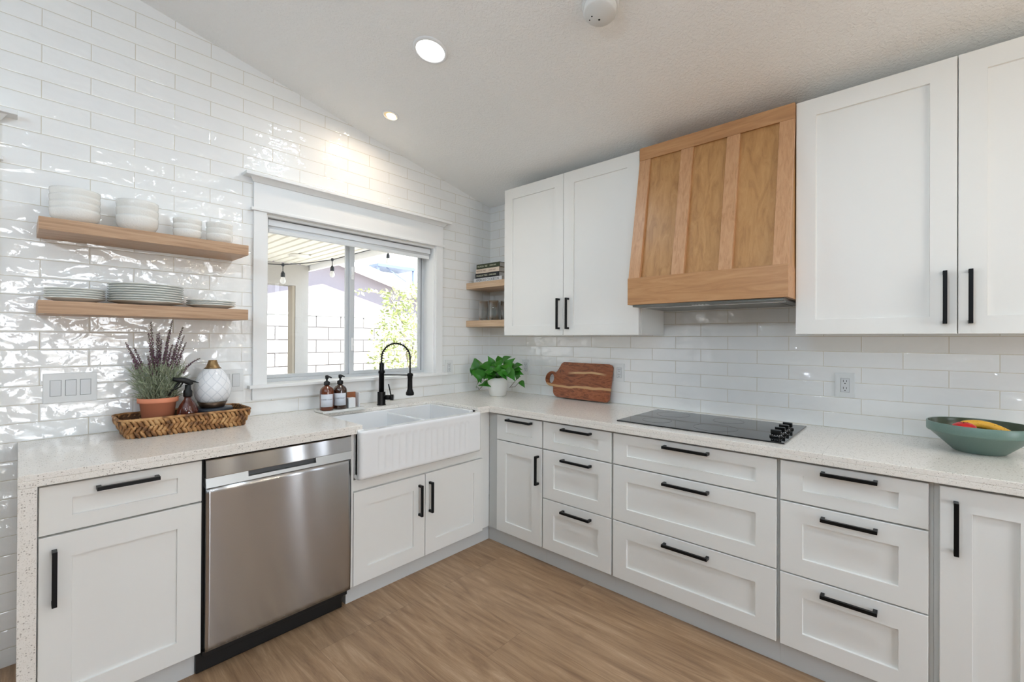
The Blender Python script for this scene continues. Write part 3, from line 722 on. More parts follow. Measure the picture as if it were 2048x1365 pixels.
# ------------------------------------------------------------------ cooktop
ck = thing('cooktop', 'black glass electric cooktop with four knobs set in the worktop', 'cooktop', (-.345, -1.96, CT))
mb = MB(); mb.box(-.600, -.088, -2.352, -1.566, CT + .0005, CT + .0065, .0022); gl_ = mb.build('glass_surface', M['glassblack'], ck)
M['ring'] = mat('printed_burner_ring', lin(60, 62, 66), 0.2)
for bx_, by_, br in ((-.22, -1.72, .09), (-.46, -1.73, .075), (-.22, -2.02, .075), (-.46, -2.03, .1)):
    mb = MB(); mb.lathe((bx_, by_, CT + .0066), [(br - .0008, 0), (br + .0008, 0), (br + .0008, .0002), (br - .0008, .0002)], 48, cap=False); mb.build('burner_ring', M['ring'], ck)
for x in (-.487, -.405, -.324, -.243):
    zc_ = CT + .0066; mb = MB()
    mb.lathe((x, -2.298, zc_), [(.0255, 0), (.0262, .003), (.0245, .008), (.0215, .011), (.0, .0112)], 28)
    kn = mb.build('knob', M['knob'], ck)
    mb = MB(); mb.box(x - .0065, x + .0065, -2.298 - .0205, -2.298 + .0205, zc_ + .010, zc_ + .032, .003); mb.build('grip', M['knob'], kn)
    mb = MB()
    for i in range(14):
        a = 2 * PI * i / 14; mb.box(x + .0218 * math.cos(a) - .0012, x + .0218 * math.cos(a) + .0012, -2.298 + .0218 * math.sin(a) - .0012, -2.298 + .0218 * math.sin(a) + .0012, zc_ + .0092, zc_ + .0112)
    mb.build('dial_marks', M['bright'], kn)

# ------------------------------------------------------------------ range hood
hd = thing('range_hood', 'wooden range hood with vertical battens tapering up to the ceiling', 'range hood', (-.2, -1.958, 1.545))
ha, hb = -2.3445, -1.5725; zB, zT, zR = 1.690, 2.386, 2.458; dB, dT = .466, .331
mb = MB()      # sloped body
def sec(dd): return [(.012, zB), (dB - dd, zB), (dT - dd, zR), (.012, zR)]
mb.prism(sec(0), lambda a, b, d_: (-a, d_, b), ha + .002, hb - .002); mb.build('body', M['hood_v'], hd)
def batten(a0, a1):
    mb = MB(); vs = []
    for a in (a0, a1):
        for dd, z in ((dB, zB), (dB + .021, zB), (dT + .022, zT), (dT + .002, zT)): vs.append((-dd, a, z))
    mb.add(vs, [(0, 1, 2, 3), (7, 6, 5, 4), (0, 4, 5, 1), (1, 5, 6, 2), (2, 6, 7, 3), (3, 7, 4, 0)]); mb.build('batten', M['hood_f'], hd, bevel=.001)
for p in ((-1.638, hb), (-1.879, -1.814), (-2.110, -2.048), (ha, -2.282)): batten(*p)
mb = MB(); mb.box(-(dT + .024), -dT + .004, ha, hb, zT, zR, .001); mb.build('top_rail', M['hood_h'], hd)
mb = MB(); mb.box(-.495, -.473, ha - .000, hb - .000, 1.545, zB + .002, .001); mb.box(-.474, -.012, hb - .018, hb, 1.545, zB - .001); mb.box(-.474, -.012, ha, ha + .018, 1.545, zB - .001)
mb.build('lower_band', M['hood_h'], hd)
ins = MB(); ins.box(-.472, -.02, ha + .019, hb - .019, 1.533, 1.60, .002); ins.box(-.36, -.05, ha + .06, hb - .06, 1.5325, 1.530)
ins = ins.build('vent_insert', M['hood_metal'], hd)
mb = MB(); mb.box(-.385, -.378, ha + .03, hb - .03, 1.5295, 1.5335); mb.build('filter_bar', M['bright'], ins)
for i in range(5):
    yy = -1.915 - i * .0165; mb = MB(); mb.box(-.455, -.415, yy - .0048, yy + .0048, 1.5285, 1.5335, .001); mb.build('button', M['bright'], ins)

# ------------------------------------------------------------------ floating shelves
def shelf(label, x0, x1, y0, y1, z0, z1, m_):
    mb = MB(); mb.box(x0, x1, y0, y1, z0, z1, .0015); o = mb.build('floating_shelf', m_, loc=((x0 + x1) / 2, (y0 + y1) / 2, z0)); tag(o, label, 'shelf')
shelf('long oak floating shelf holding the white bowls, left of the window', -2.712, -1.980, -.25, -.001, 1.7705, 1.820, M['shelf'])
shelf('long oak floating shelf holding the plates, left of the window', -2.712, -1.980, -.25, -.001, 1.4435, 1.495, M['shelf'])
shelf('short oak corner shelf holding the stacked books', -.279, -.001, -.4855, -.001, 1.762, 1.811, M['shelf_y'])
shelf('short oak corner shelf holding the drinking glasses', -.279, -.001, -.4855, -.001, 1.4515, 1.502, M['shelf_y'])

# ------------------------------------------------------------------ bowls and plates
def bowl_mb(r, h, rf, t=.004):
    mb = MB(); mb.lathe((0, 0, 0), [(rf, 0), (rf + .003, .004), (r * .82, h * .22), (r * .96, h * .5), (r, h * .85), (r - .0005, h), (r - t, h), (r - t - .001, h * .8), (r * .9 - t, h * .45), (r * .7, h * .2), (0, h * .14)], 48)
    return mb
def stack(name, mesh_mb, m_, x, y, z, n, dz, labels, cat, grp):
    first = None
    for i in range(n):
        zz = z + i * dz; lb = labels[i]
        if first is None:
            first = mesh_mb.build(name, m_, local=True); first.location = (x, y, zz + .0005); tag(first, lb, cat, grp)
        else:
            o = first.copy(); COL.objects.link(o); o.location = (x, y, zz + .0005); o['label'] = lb
ORD = {2: ['bottom', 'top'], 3: ['bottom', 'middle', 'top'], 4: ['bottom', 'second from bottom', 'third from bottom', 'top']}
zs = 1.8203
stack('bowl', bowl_mb(.079, .062, .04), M['bowlw'], -2.603, -.132, zs, 4, .0275, ['large white textured bowl, %s of the leftmost stack on the upper shelf' % k for k in ORD[4]], 'bowl', 'large white bowls')
stack('bowl', bowl_mb(.076, .074, .038), M['bowlw'], -2.400, -.132, zs, 3, .0345, ['tall white textured bowl, %s of the second stack from the left on the upper shelf' % k for k in ORD[3]], 'bowl', 'tall white bowls')
stack('bowl', bowl_mb(.058, .050, .03), M['bowlw'], -2.212, -.132, zs, 3, .0265, ['small white bowl, %s of the third stack from the left on the upper shelf' % k for k in ORD[3]], 'bowl', 'small white bowls')
stack('bowl', bowl_mb(.058, .052, .03), M['bowlw'], -2.077, -.132, zs, 3, .0280, ['small white bowl, %s of the rightmost stack on the upper shelf' % k for k in ORD[3]], 'bowl', 'small white bowls')
def plate_mb(r):
    mb = MB(); mb.lathe((0, 0, 0), [(r * .55, 0), (r * .58, .002), (r * .62, .004), (r * .97, .0145), (r, .0165), (r, .0185), (r * .985, .0195), (r * .66, .0085), (r * .6, .0060), (0, .0055)], 64)
    return mb
zs = 1.4953
def ords(n): return ['bottom plate'] + ['plate %s from the bottom' % w_ for w_ in ('second', 'third', 'fourth', 'fifth', 'sixth', 'seventh', 'eighth')[:n - 2]] + ['top plate']
stack('plate', plate_mb(.094), M['platew'], -2.600, -.132, zs, 5, .0095, ['%s of the left stack of medium white plates' % k for k in ords(5)], 'plate', 'medium white plates')
stack('plate', plate_mb(.137), M['platew'], -2.365, -.138, zs, 8, .0105, ['%s of the tall middle stack of large white plates' % k for k in ords(8)], 'plate', 'large white plates')
stack('plate', plate_mb(.103), M['platew'], -2.110, -.132, zs, 3, .0100, ['%s of the short right stack of white plates' % k for k in ords(3)], 'plate', 'small stack of white plates')

# ------------------------------------------------------------------ text
def text(s_, size, m_, parent, pos, xdir, updir, sx=1.0, name='lettering', spacing=1.0):
    cu = bpy.data.curves.new(name, 'FONT'); cu.body = s_; cu.size = size; cu.align_x = 'CENTER'; cu.align_y = 'CENTER'; cu.extrude = .0002; cu.resolution_u = 2
    cu.space_character = spacing
    to = bpy.data.objects.new(name, cu); COL.objects.link(to); dg = bpy.context.evaluated_depsgraph_get()
    me = bpy.data.meshes.new_from_object(to.evaluated_get(dg)); bpy.data.objects.remove(to)
    X = Vector(xdir).normalized(); Y = Vector(updir).normalized(); Z = X.cross(Y); org = ORG[parent.name]
    for v in me.vertices:
        c_ = v.co; p = X * c_.x * sx + Y * c_.y + Z * c_.z + Vector(pos) - org; v.co = p
    me.materials.clear(); me.materials.append(m_)
    o = bpy.data.objects.new(name, me); COL.objects.link(o); o.parent = parent; ORG[o.name] = org; return o

# ------------------------------------------------------------------ books and glasses
zb = 1.8115
def book(label, y0, y1, xs, xd, h, cover, texts):
    global zb
    b = thing('book', label, 'book', (xs + xd / 2, (y0 + y1) / 2, zb), 'books stacked on the corner shelf'); t_ = .003
    mb = MB(); mb.box(xs, xs + xd, y0, y1, zb + .0003, zb + t_, .0008); mb.box(xs, xs + xd, y0, y1, zb + h - t_, zb + h, .0008); mb.box(xs, xs + t_, y0, y1, zb + .0005, zb + h - .0005, .001)
    mb.build('cover', cover, b)
    mb = MB(); mb.box(xs + t_, xs + xd - .004, y0 + .005, y1 - .005, zb + t_, zb + h - t_); mb.build('pages', M['pages'], b)
    for s_, yc, sz, mm, sx in texts:
        text(s_, sz, mm, b, (xs - .0002, yc, zb + h / 2), (0, -1, 0), (0, 0, 1), sx)
    zb += h + .0003
book('white-jacketed cookbook at the bottom of the book stack', -.370, -.052, -.243, .215, .036, M['book_w'], [("AMERICA'S COOKBOOK", -.211, .030, M['ink'], .80)])
book('black book second from the bottom of the book stack', -.338, -.068, -.241, .205, .038, M['book_k'], [('MAGNOLIA TABLE', -.145, .021, M['gold'], .75), ('JOANNA GAINES', -.265, .017, M['gold'], .62)])
book('cream book third from the bottom of the book stack', -.338, -.074, -.240, .205, .036, M['book_c'], [('MAGNOLIA TABLE', -.135, .018, M['brownink'], .75), ('JOANNA GAINES', -.262, .014, M['brownink'], .7)])
book('dark green book at the top of the book stack', -.342, -.080, -.239, .205, .038, M['book_g'], [('MAGNOLIA', -.128, .019, M['gold'], .75), ('TABLE', -.19, .019, M['gold'], .6), ('JOANNA GAINES', -.268, .015, M['gold'], .62)])
gm = MB(); H_ = .160
prof = [(.0, .001), (.034, .001), (.036, .004), (.0385, .06), (.041, H_), (.0395, H_), (.037, .06), (.034, .014), (.0, .012)]
gm.lathe((0, 0, 0), prof, 28)
ggrp = 'drinking glasses on the corner shelf'; g0 = None
for x, y, lb in ((-.195, -.118, 'front one nearest the window'), (-.190, -.232, 'front one beside the wall cabinet'), (-.085, -.150, 'back one nearest the window'), (-.085, -.262, 'back one beside the wall cabinet')):
    if g0 is None: g0 = gm.build('drinking_glass', M['tumbler'], local=True); o = g0; o['category'] = 'glass'; o['group'] = ggrp
    else: o = g0.copy(); COL.objects.link(o)
    o.location = (x, y, 1.5024); o['label'] = 'clear ribbed drinking glass on the corner shelf, ' + lb

# ------------------------------------------------------------------ outlets and switches
def wallplate(name, label, cat, fn, a0, a1, z0, z1, devices):
    t_ = thing(name, label, cat, fn((a0 + a1) / 2, .001, (z0 + z1) / 2))
    mb = MB(); bxr(mb, fn, a0, a1, .001, .0075, z0, z1, .002); mb.build('cover_plate', M['plate'], t_)
    zc_ = (z0 + z1) / 2
    for kind, ac in devices:
        mb = MB(); bxr(mb, fn, ac - .0175, ac + .0175, .0076, .0078, zc_ - .0345, zc_ + .0345); mb.build('shadow_gap', M['slot'] if kind == 'sw' else M['plate2'], t_) if False else None
        mb = MB(); bxr(mb, fn, ac - .0165, ac + .0165, .0070, .0110 if kind == 'sw' else .0092, zc_ - .0335, zc_ + .0335, .0012)
        dv = mb.build('rocker_switch' if kind == 'sw' else 'receptacle', M['plate2'], t_)
        g_ = MB()
        for (p0, p1, q0, q1) in ((-.018, -.0168, -.035, .035), (.0168, .018, -.035, .035), (-.018, .018, -.035, -.0338), (-.018, .018, .0338, .035)):
            bxr(g_, fn, ac + p0, ac + p1, .0070, .0078, zc_ + q0, zc_ + q1)
        g_.build('gap', mat_gap, dv)
        if kind == 'out':
            s_ = MB()
            for zo in (.0175, -.0175):
                for k_, hh in ((-.0065, .0042), (.0065, .0052)): bxr(s_, fn, ac + k_ - .0011, ac + k_ + .0011, .0090, .0096, zc_ + zo + .004 - hh, zc_ + zo + .004 + hh)
                bxr(s_, fn, ac - .0022, ac + .0022, .0090, .0096, zc_ + zo - .0105, zc_ + zo - .0062, .001)
            s_.build('slots', M['slot'], dv)
mat_gap = mat('device_gap', lin(150, 152, 154), 0.7)
wallplate('switch_plate', 'white triple rocker switch plate on the tiled wall left of the lavender pot', 'light switch', Lf, -2.690, -2.520, 1.066, 1.194, [('sw', -2.652), ('sw', -2.605), ('sw', -2.558)])
wallplate('switch_plate', 'white outlet and rocker switch plate half hidden behind the white diffuser', 'light switch', Lf, -2.046, -1.925, 1.060, 1.182, [('out', -2.010), ('sw', -1.963)])
wallplate('wall_outlet', 'white outlet on the tiled wall just right of the window', 'outlet', Lf, -.502, -.424, 1.066, 1.186, [('out', -.463)])
wallplate('wall_outlet', 'white outlet on the tiled wall behind the leafy green pothos', 'outlet', Rf, -.458, -.378, 1.066, 1.190, [('out', -.418)])
wallplate('wall_outlet', 'white outlet just right of the wooden cutting board', 'outlet', Rf, -1.293, -1.213, 1.066, 1.188, [('out', -1.256)])
wallplate('wall_outlet', 'white outlet between the cooktop and the fruit bowl', 'outlet', Rf, -2.540, -2.460, 1.070, 1.192, [('out', -2.501)])

# ------------------------------------------------------------------ faucet
fx, fy = -1.151, -.143; ux, uy = math.sin(TH), -math.cos(TH)
fa = thing('faucet', 'black spring-neck kitchen faucet standing behind the sink', 'faucet', (fx, fy, CT))
P = lambda s_, z, o_=0.0: (fx + ux * s_ + uy * o_, fy + uy * s_ - ux * o_, z)
mb = MB(); mb.lathe((fx, fy, 0), [(.0285, .9145), (.0285, .919), (.0255, .9195), (.0255, 1.0), (.017, 1.001)], 32); mb.build('base', M['black'], fa)
mb = MB(); mb.lathe((fx, fy, 0), [(.0172, 1.0), (.0172, 1.122), (.0215, 1.123), (.0215, 1.142), (.015, 1.143), (.015, 1.190), (.0125, 1.192)], 28); mb.build('riser', M['black'], fa)
Rr_ = .094; zc_ = 1.226; path = [P(0, 1.19), P(0, 1.21)] + [P(Rr_ - Rr_ * math.cos(a), zc_ + Rr_ * math.sin(a)) for a in [PI * i / 24 for i in range(25)]] + [P(2 * Rr_, 1.18), P(2 * Rr_, 1.115)]
mb = MB(); mb.tube(path, .0052, 10); mb.build('hose', M['black'], fa)
# spring coil around arch
sp_pts = []; L_ = [Vector(p) for p in path]; cum = [0]
for i in range(1, len(L_)): cum.append(cum[-1] + (L_[i] - L_[i - 1]).length)
send = cum[-1] - .125; turns = 19; N_ = turns * 10
side = Vector((uy, -ux, 0))
for k in range(N_ + 1):
    s_ = send * k / N_; i = max(j for j in range(len(cum)) if cum[j] <= s_); i = min(i, len(L_) - 2); f_ = (s_ - cum[i]) / (cum[i + 1] - cum[i])
    p = L_[i].lerp(L_[i + 1], f_); T = (L_[i + 1] - L_[i]).normalized(); n1 = T.cross(side).normalized(); a = 2 * PI * turns * k / N_
    sp_pts.append(p + (n1 * math.cos(a) + side * math.sin(a)) * .0120)
mb = MB(); mb.tube(sp_pts, .0017, 5); mb.build('spring', M['black'], fa)
hx, hy, _ = P(2 * Rr_, 0)
mb = MB(); mb.lathe((hx, hy, 0), [(.012, 1.125), (.0165, 1.12), (.0165, 1.090), (.0155, 1.088), (.0165, 1.02), (.024, 1.0), (.0265, .996), (.0265, .982), (.020, .978)], 28); mb.build('spray_head', M['black'], fa)
mb = MB(); mb.tube([P(.018, 1.112), P(2 * Rr_ - .014, 1.112)], .0042, 10); mb.lathe((hx, hy, 0), [(.0165, 1.104), (.0195, 1.106), (.0195, 1.120), (.0165, 1.122)], 24, cap=False); mb.build('support_arm', M['black'], fa)
mb = MB(); mb.tube([P(.020, .964), P(.060, .964)], .0165, 20); mb.tube([P(.060, .964), P(.078, .964)], .0195, 20); mb.build('valve_body', M['black'], fa)
mb = MB(); mb.tube([P(.062, .978), P(.056, 1.01), P(.046, 1.052)], [.0042, .0038, .0042], 10); mb.build('lever', M['black'], fa)

# ------------------------------------------------------------------ soap tray group
def pump_bottle(label, x, y, z, gm_, txt):
    b = thing('soap_bottle', label, 'bottle', (x, y, z), 'amber soap bottles by the sink')
    mb = MB(); mb.lathe((x, y, z), [(.034, .0005), (.0385, .004), (.0395, .010), (.0395, .112), (.036, .126), (.027, .138), (.0155, .145), (.013, .150), (.013, .156)], 36); mb.build('glass_body', gm_, b)
    mb = MB(); mb.lathe((x, y, z), [(.0165, .150), (.0175, .152), (.0175, .168), (.012, .172), (.0055, .174), (.0055, .186), (.0095, .187), (.0105, .205), (.006, .208)], 24)
    mb.tube([(x, y, z + .199), (x + .010, y - .009, z + .199), (x + .020, y - .018, z + .193)], [.0065, .005, .004], 10); mb.build('pump', M['blackp'], b)
    # wrapped paper label facing the camera
    vs = []; fs = []; ac = math.atan2(-2.7656 - y, -2.7667 - x); n = 16
    for i in range(n + 1):
        a = ac + (i / n - .5) * 1.9
        for zz in (.024, .098): vs.append((x + .0400 * math.cos(a), y + .0400 * math.sin(a), z + zz))
    for i in range(n): fs.append((2 * i, 2 * i + 2, 2 * i + 3, 2 * i + 1))
    mb = MB(); mb.add(vs, fs, True); lab = mb.build('label', M['label'], b, fix=False)
    q = lab.modifiers.new('thick', 'SOLIDIFY'); q.thickness = .0004
    nrm = Vector((math.cos(ac), math.sin(ac), 0)); xd = Vector((-math.sin(ac), math.cos(ac), 0))
    text(txt, .0105, M['ink'], lab, Vector((x, y, z + .068)) + nrm * .0408, xd, (0, 0, 1), .9, spacing=1.1)
tx0, tx1, ty0, ty1 = -1.582, -1.312, -.240, -.105
tr = thing('soap_tray', 'narrow white stone tray under the soap bottles by the sink', 'tray', (-1.447, -.172, CT))
mb = MB()
pl = arc(tx1 - .015, ty1 - .015, .015, 0, 90, 4) + arc(tx0 + .015, ty1 - .015, .015, 90, 180, 4) + arc(tx0 + .015, ty0 + .015, .015, 180, 270, 4) + arc(tx1 - .015, ty0 + .015, .015, 270, 360, 4)
def off(pl_, k): 
    cx_, cy_ = (tx0 + tx1) / 2, (ty0 + ty1) / 2; sx = 1 - k / ((tx1 - tx0) / 2); sy = 1 - k / ((ty1 - ty0) / 2); return [(cx_ + (a - cx_) * sx, cy_ + (b - cy_) * sy) for a, b in pl_]
rings = [(off(pl, .006), CT + .0005), (pl, CT + .004), (pl, CT + .016), (off(pl, .005), CT + .016), (off(pl, .007), CT + .010)]
vs = []; fs = []; n = len(pl)
for r_i, z in rings: vs += [(a, b, z) for a, b in r_i]
for k in range(len(rings) - 1):
    for i in range(n): fs.append((k * n + i, k * n + (i + 1) % n, (k + 1) * n + (i + 1) % n, (k + 1) * n + i))
fs.append(tuple(range(n))); fs.append(tuple((len(rings) - 1) * n + i for i in range(n)))
mb.add(vs, fs); mb.build('dish', M['planter'], tr)
TZ = CT + .0102
pump_bottle('amber glass hand soap bottle, left one on the white tray', -1.530, -.165, TZ, M['amber'], 'HAND SOAP')
pump_bottle('darker amber glass dish soap bottle, right one on the white tray', -1.444, -.158, TZ, M['amber_dark'], 'DISH SOAP')
h = thing('sponge_holder', 'small brown and white sponge holder at the right end of the soap tray', 'sponge holder', (-1.36, -.155, TZ))
mb = MB(); mb.box(-1.402, -1.330, -.135, -.127, TZ + .0005, TZ + .092, .002); mb.build('back_plate', M['copper'], h)
mb = MB(); mb.box(-1.330, -1.322, -.175, -.122, TZ + .0005, TZ + .090, .002); mb.build('side_plate', M['sponge'], h)
mb = MB(); mb.box(-1.402, -1.356, -.185, -.150, TZ + .0005, TZ + .062, .004); mb.build('sponge_block', M['sponge'], h)

# ------------------------------------------------------------------ basket tray with its things
bk_ = thing('woven_basket', 'long low woven basket tray on the left worktop', 'basket', (-2.22, -.145, CT))
def rrect(x0, x1, y0, y1, r, n=5):
    return arc(x1 - r, y1 - r, r, 0, 90, n) + arc(x0 + r, y1 - r, r, 90, 180, n) + arc(x0 + r, y0 + r, r, 180, 270, n) + arc(x1 - r, y0 + r, r, 270, 360, n)
def bring(t_):   # t 0 bottom ..1 top
    e = .034 * t_; return rrect(-2.437 - e, -1.999 + e, -.262 - .006 * t_, -.046 + .022 * t_, .03 + .012 * t_, 6)
vs = []; fs = []; lv = [0, .33, .66, 1.0]; n = None
for t_ in lv:
    p_ = bring(t_); n = len(p_); vs += [(a, b, CT + .004 + .072 * t_) for a, b in p_]
for k in range(len(lv) - 1):
    for i in range(n): fs.append((k * n + i, k * n + (i + 1) % n, (k + 1) * n + (i + 1) % n, (k + 1) * n + i))
fs.append(tuple(range(n)))
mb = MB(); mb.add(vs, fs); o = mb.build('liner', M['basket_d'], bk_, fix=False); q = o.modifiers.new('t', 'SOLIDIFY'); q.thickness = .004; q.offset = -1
def perim(p_):
    out = []; L2 = [0]; m_ = len(p_)
    for i in range(m_): a, b = Vector(p_[i]), Vector(p_[(i + 1) % m_]); L2.append(L2[-1] + (b - a).length)
    return L2
def at_(p_, L2, s_):
    s_ %= L2[-1]; i = max(j for j in range(len(p_)) if L2[j] <= s_); a, b = Vector(p_[i]), Vector(p_[(i + 1) % len(p_)])
    d_ = (b - a); t_ = d_.normalized(); return a + t_ * (s_ - L2[i]), t_
mb = MB(); rnd = random.Random(3)
for row, tt in enumerate((.15, .48, .82)):
    p_ = bring(tt); L2 = perim(p_); cnt = int(L2[-1] / .0185)
    for i in range(cnt):
        c2, t2 = at_(p_, L2, (i + .5 * (row % 2)) * L2[-1] / cnt); nr = Vector((t2.y, -t2.x))
        sg = 1 if row % 2 else -1; z = CT + .004 + .072 * tt; ln = .0215 + rnd.uniform(-.003, .003)
        ax = Vector((t2.x * sg * .55, t2.y * sg * .55, .83)).normalized(); C_ = Vector((c2.x + nr.x * .003, c2.y + nr.y * .003, z + rnd.uniform(-.002, .002)))
        w_ = .0112 + rnd.uniform(-.002, .002); N3 = Vector((nr.x, nr.y, 0)); S3 = ax.cross(N3).normalized()
        vv = []; ff = []
        for k, (h_, rr) in enumerate(((-1, .15), (-.55, .8), (0, 1), (.55, .8), (1, .15))):
            for j in range(6):
                a = 2 * PI * j / 6; vv.append(C_ + ax * ln * h_ + S3 * math.cos(a) * w_ * rr * .8 + N3 * math.sin(a) * .0075 * rr)
        for k in range(4):
            for j in range(6): ff.append((k * 6 + j, k * 6 + (j + 1) % 6, (k + 1) * 6 + (j + 1) % 6, (k + 1) * 6 + j))
        mb.add(vv, ff, True)
mb.build('woven_side', M['basket'], bk_)
mb = MB(); p_ = bring(1.04); pts = [(a, b, CT + .004 + .072 * 1.04 + .0025 * math.sin(i * 2.1)) for i, (a, b) in enumerate(p_)]
mb.tube(pts + [pts[0]], .0055, 7); p2 = bring(1.0); mb.tube([(a, b, CT + .004 + .0765) for a, b in p2] + [(p2[0][0], p2[0][1], CT + .0805)], .005, 7); mb.build('rim', M['basket'], bk_)
BZ = CT + .0085
# lavender pot
px, py = -2.322, -.140
lv_ = thing('potted_lavender', 'purple lavender plant in a terracotta pot in the woven basket', 'potted plant', (px, py, BZ))
mb = MB(); mb.lathe((px, py, BZ), [(.052, .0005), (.054, .003), (.068, .128), (.0755, .129), (.077, .133), (.077, .150), (.074, .152), (.070, .150), (.066, .13), (.0, .128)], 40); mb.build('pot', M['terra'], lv_)
mb = MB(); mb.lathe((px, py, BZ), [(.066, .131), (.05, .138), (.0, .141)], 24); mb.build('soil', M['soil'], lv_)
rnd = random.Random(11); mb = MB()
def blade(mb, p, dir_, L, w_, droop=0.0, seg=3):
    dir_ = Vector(dir_).normalized(); s_ = dir_.cross(Vector((rnd.uniform(-1, 1), rnd.uniform(-1, 1), .3))).normalized(); p = Vector(p); vs = []; fs = []
    for k in range(seg + 1):
        t_ = k / seg; c_ = p + dir_ * L * t_ + Vector((0, 0, -droop * t_ * t_ * L)); ww = w_ * (1 - t_) ** .6 * (.6 + .8 * min(1, t_ * 3)) if k < seg else 0.0002
        vs += [c_ - s_ * ww, c_ + s_ * ww]
    for k in range(seg): fs.append((2 * k, 2 * k + 1, 2 * k + 3, 2 * k + 2))
    mb.add(vs, fs, True)
for i in range(1500):
    a = rnd.uniform(0, 2 * PI); r = .066 * math.sqrt(rnd.random()); h_ = rnd.uniform(0, 1) ** 1.1 * .15
    rr = r + h_ * rnd.uniform(.0, .30); b_ = (px + rr * math.cos(a), py + rr * math.sin(a) * .85, BZ + .135 + h_)
    blade(mb, b_, (math.cos(a) * rnd.uniform(.1, 1.0) + rnd.uniform(-.5, .5), math.sin(a) * rnd.uniform(.1, .8) + rnd.uniform(-.5, .5), rnd.uniform(.3, 1.3)), rnd.uniform(.026, .052), .0015, rnd.uniform(-.1, .3))
mb.build('foliage', M['sage'], lv_, fix=False)
TIPS = [(302, 645), (314, 668), (297, 668), (345, 641), (366, 654), (368, 672), (372, 686), (251, 686), (268, 696), (262, 704), (400, 717), (318, 665), (323, 680), (335, 676), (305, 700), (345, 690), (330, 705), (352, 700), (296, 712), (340, 660), (312, 716)]
def world_y(u, v, yy):
    a0, b0 = u - 1025.715, v - 676.318; a = a0 * math.cos(RO) + b0 * math.sin(RO); b = -a0 * math.sin(RO) + b0 * math.cos(RO)
    d_ = Fw - U2 * 0; dr = Fw * 895.78 + R2 * a0 - U2 * b0; o_ = Vector((-2.7667, -2.7656, 1.3514)); k = (yy - o_.y) / dr.y; return o_ + dr * k
for i, (u_, v_) in enumerate(TIPS):
    yy = py + rnd.uniform(-.05, .045); tip = world_y(u_, v_, yy); r0 = Vector((px + (tip.x - px) * .30 + rnd.uniform(-.012, .012), py + rnd.uniform(-.03, .03), BZ + .14))
    mid = r0.lerp(tip, .55) + Vector((-(tip.x - px) * .12, 0, .015)); 
    if i == 10: mid += Vector((-.02, 0, .03))
    pts = []
    for k in range(13): t_ = k / 12; pts.append(r0 * (1 - t_) ** 2 + mid * 2 * t_ * (1 - t_) + tip * t_ * t_)
    st = MB(); st.tube(pts, [.0016] * 8 + [.0013] * 5, 5); so = st.build('flower_stalk', M['lavstem'], lv_)
    fl_ = MB()
    for k in range(46):
        t_ = .50 + .50 * k / 45; c_ = r0 * (1 - t_) ** 2 + mid * 2 * t_ * (1 - t_) + tip * t_ * t_; a = k * 2.4; s_ = .0038 * (1.1 - .55 * (t_ - .5) * 2) * rnd.uniform(.7, 1.25)
        q_ = c_ + Vector((math.cos(a) * .0048 * (1.15 - (t_ - .5)), math.sin(a) * .0048, rnd.uniform(-.002, .002)))
        vv = [q_ + Vector(d_) * s_ for d_ in ((1, 0, 0), (-1, 0, 0), (0, 1, 0), (0, -1, 0), (0, 0, 1.2), (0, 0, -1.2))]
        fl_.add(vv, [(0, 2, 4), (2, 1, 4), (1, 3, 4), (3, 0, 4), (2, 0, 5), (1, 2, 5), (3, 1, 5), (0, 3, 5)], True)
    fl_.build('flower_spike', M['lav'], so)
# spray bottle
sx_, sy_ = -2.221, -.203
sb = thing('spray_bottle', 'round amber spray bottle with black trigger in the woven basket', 'bottle', (sx_, sy_, BZ))
mb = MB(); mb.lathe((sx_, sy_, BZ), [(.036, .0005), (.041, .005), (.042, .012), (.042, .075), (.040, .090), (.033, .110), (.022, .128), (.0145, .140), (.0135, .160)], 36); mb.build('glass_body', M['amber_red'], sb)
mb = MB(); mb.lathe((sx_, sy_, BZ), [(.017, .150), (.018, .153), (.018, .176), (.0125, .184), (.0115, .206)], 24); mb.build('collar', M['blackp'], sb)
mb = MB(); z0 = BZ + .222
mb.tube([(sx_ - .058, sy_, z0 + .014), (sx_ - .040, sy_, z0 + .010), (sx_ - .015, sy_, z0 + .006), (sx_ + .006, sy_, z0 - .004), (sx_ + .012, sy_, z0 - .016)], [.0085, .0105, .013, .0135, .011], 12)
mb.tube([(sx_ + .002, sy_, z0 + .004), (sx_ + .024, sy_, z0 - .002), (sx_ + .044, sy_, z0 - .010)], [.007, .004, .0018], 8); mb.build('spray_head', M['blackp'], sb)
mb = MB(); mb.tube([(sx_ - .030, sy_, z0 + .002), (sx_ - .048, sy_, z0 - .022), (sx_ - .075, sy_, z0 - .062)], [.0055, .005, .0035], 8); mb.tube([(sx_ - .018, sy_, z0), (sx_ - .030, sy_, z0 - .022), (sx_ - .050, sy_, z0 - .036)], [.004, .0035, .002], 8); mb.build('trigger', M['blackp'], sb)
ac = math.atan2(-2.7656 - sy_, -2.7667 - sx_) - .45; vs = []; fs = []
for i in range(9):
    a = ac + (i / 8 - .5) * 1.15
    for zz in (.028, .072): vs.append((sx_ + .0425 * math.cos(a), sy_ + .0425 * math.sin(a), BZ + zz))
for i in range(8): fs.append((2 * i, 2 * i + 2, 2 * i + 3, 2 * i + 1))
mb = MB(); mb.add(vs, fs, True); o = mb.build('label', M['label'], sb, fix=False); q = o.modifiers.new('t', 'SOLIDIFY'); q.thickness = .0004
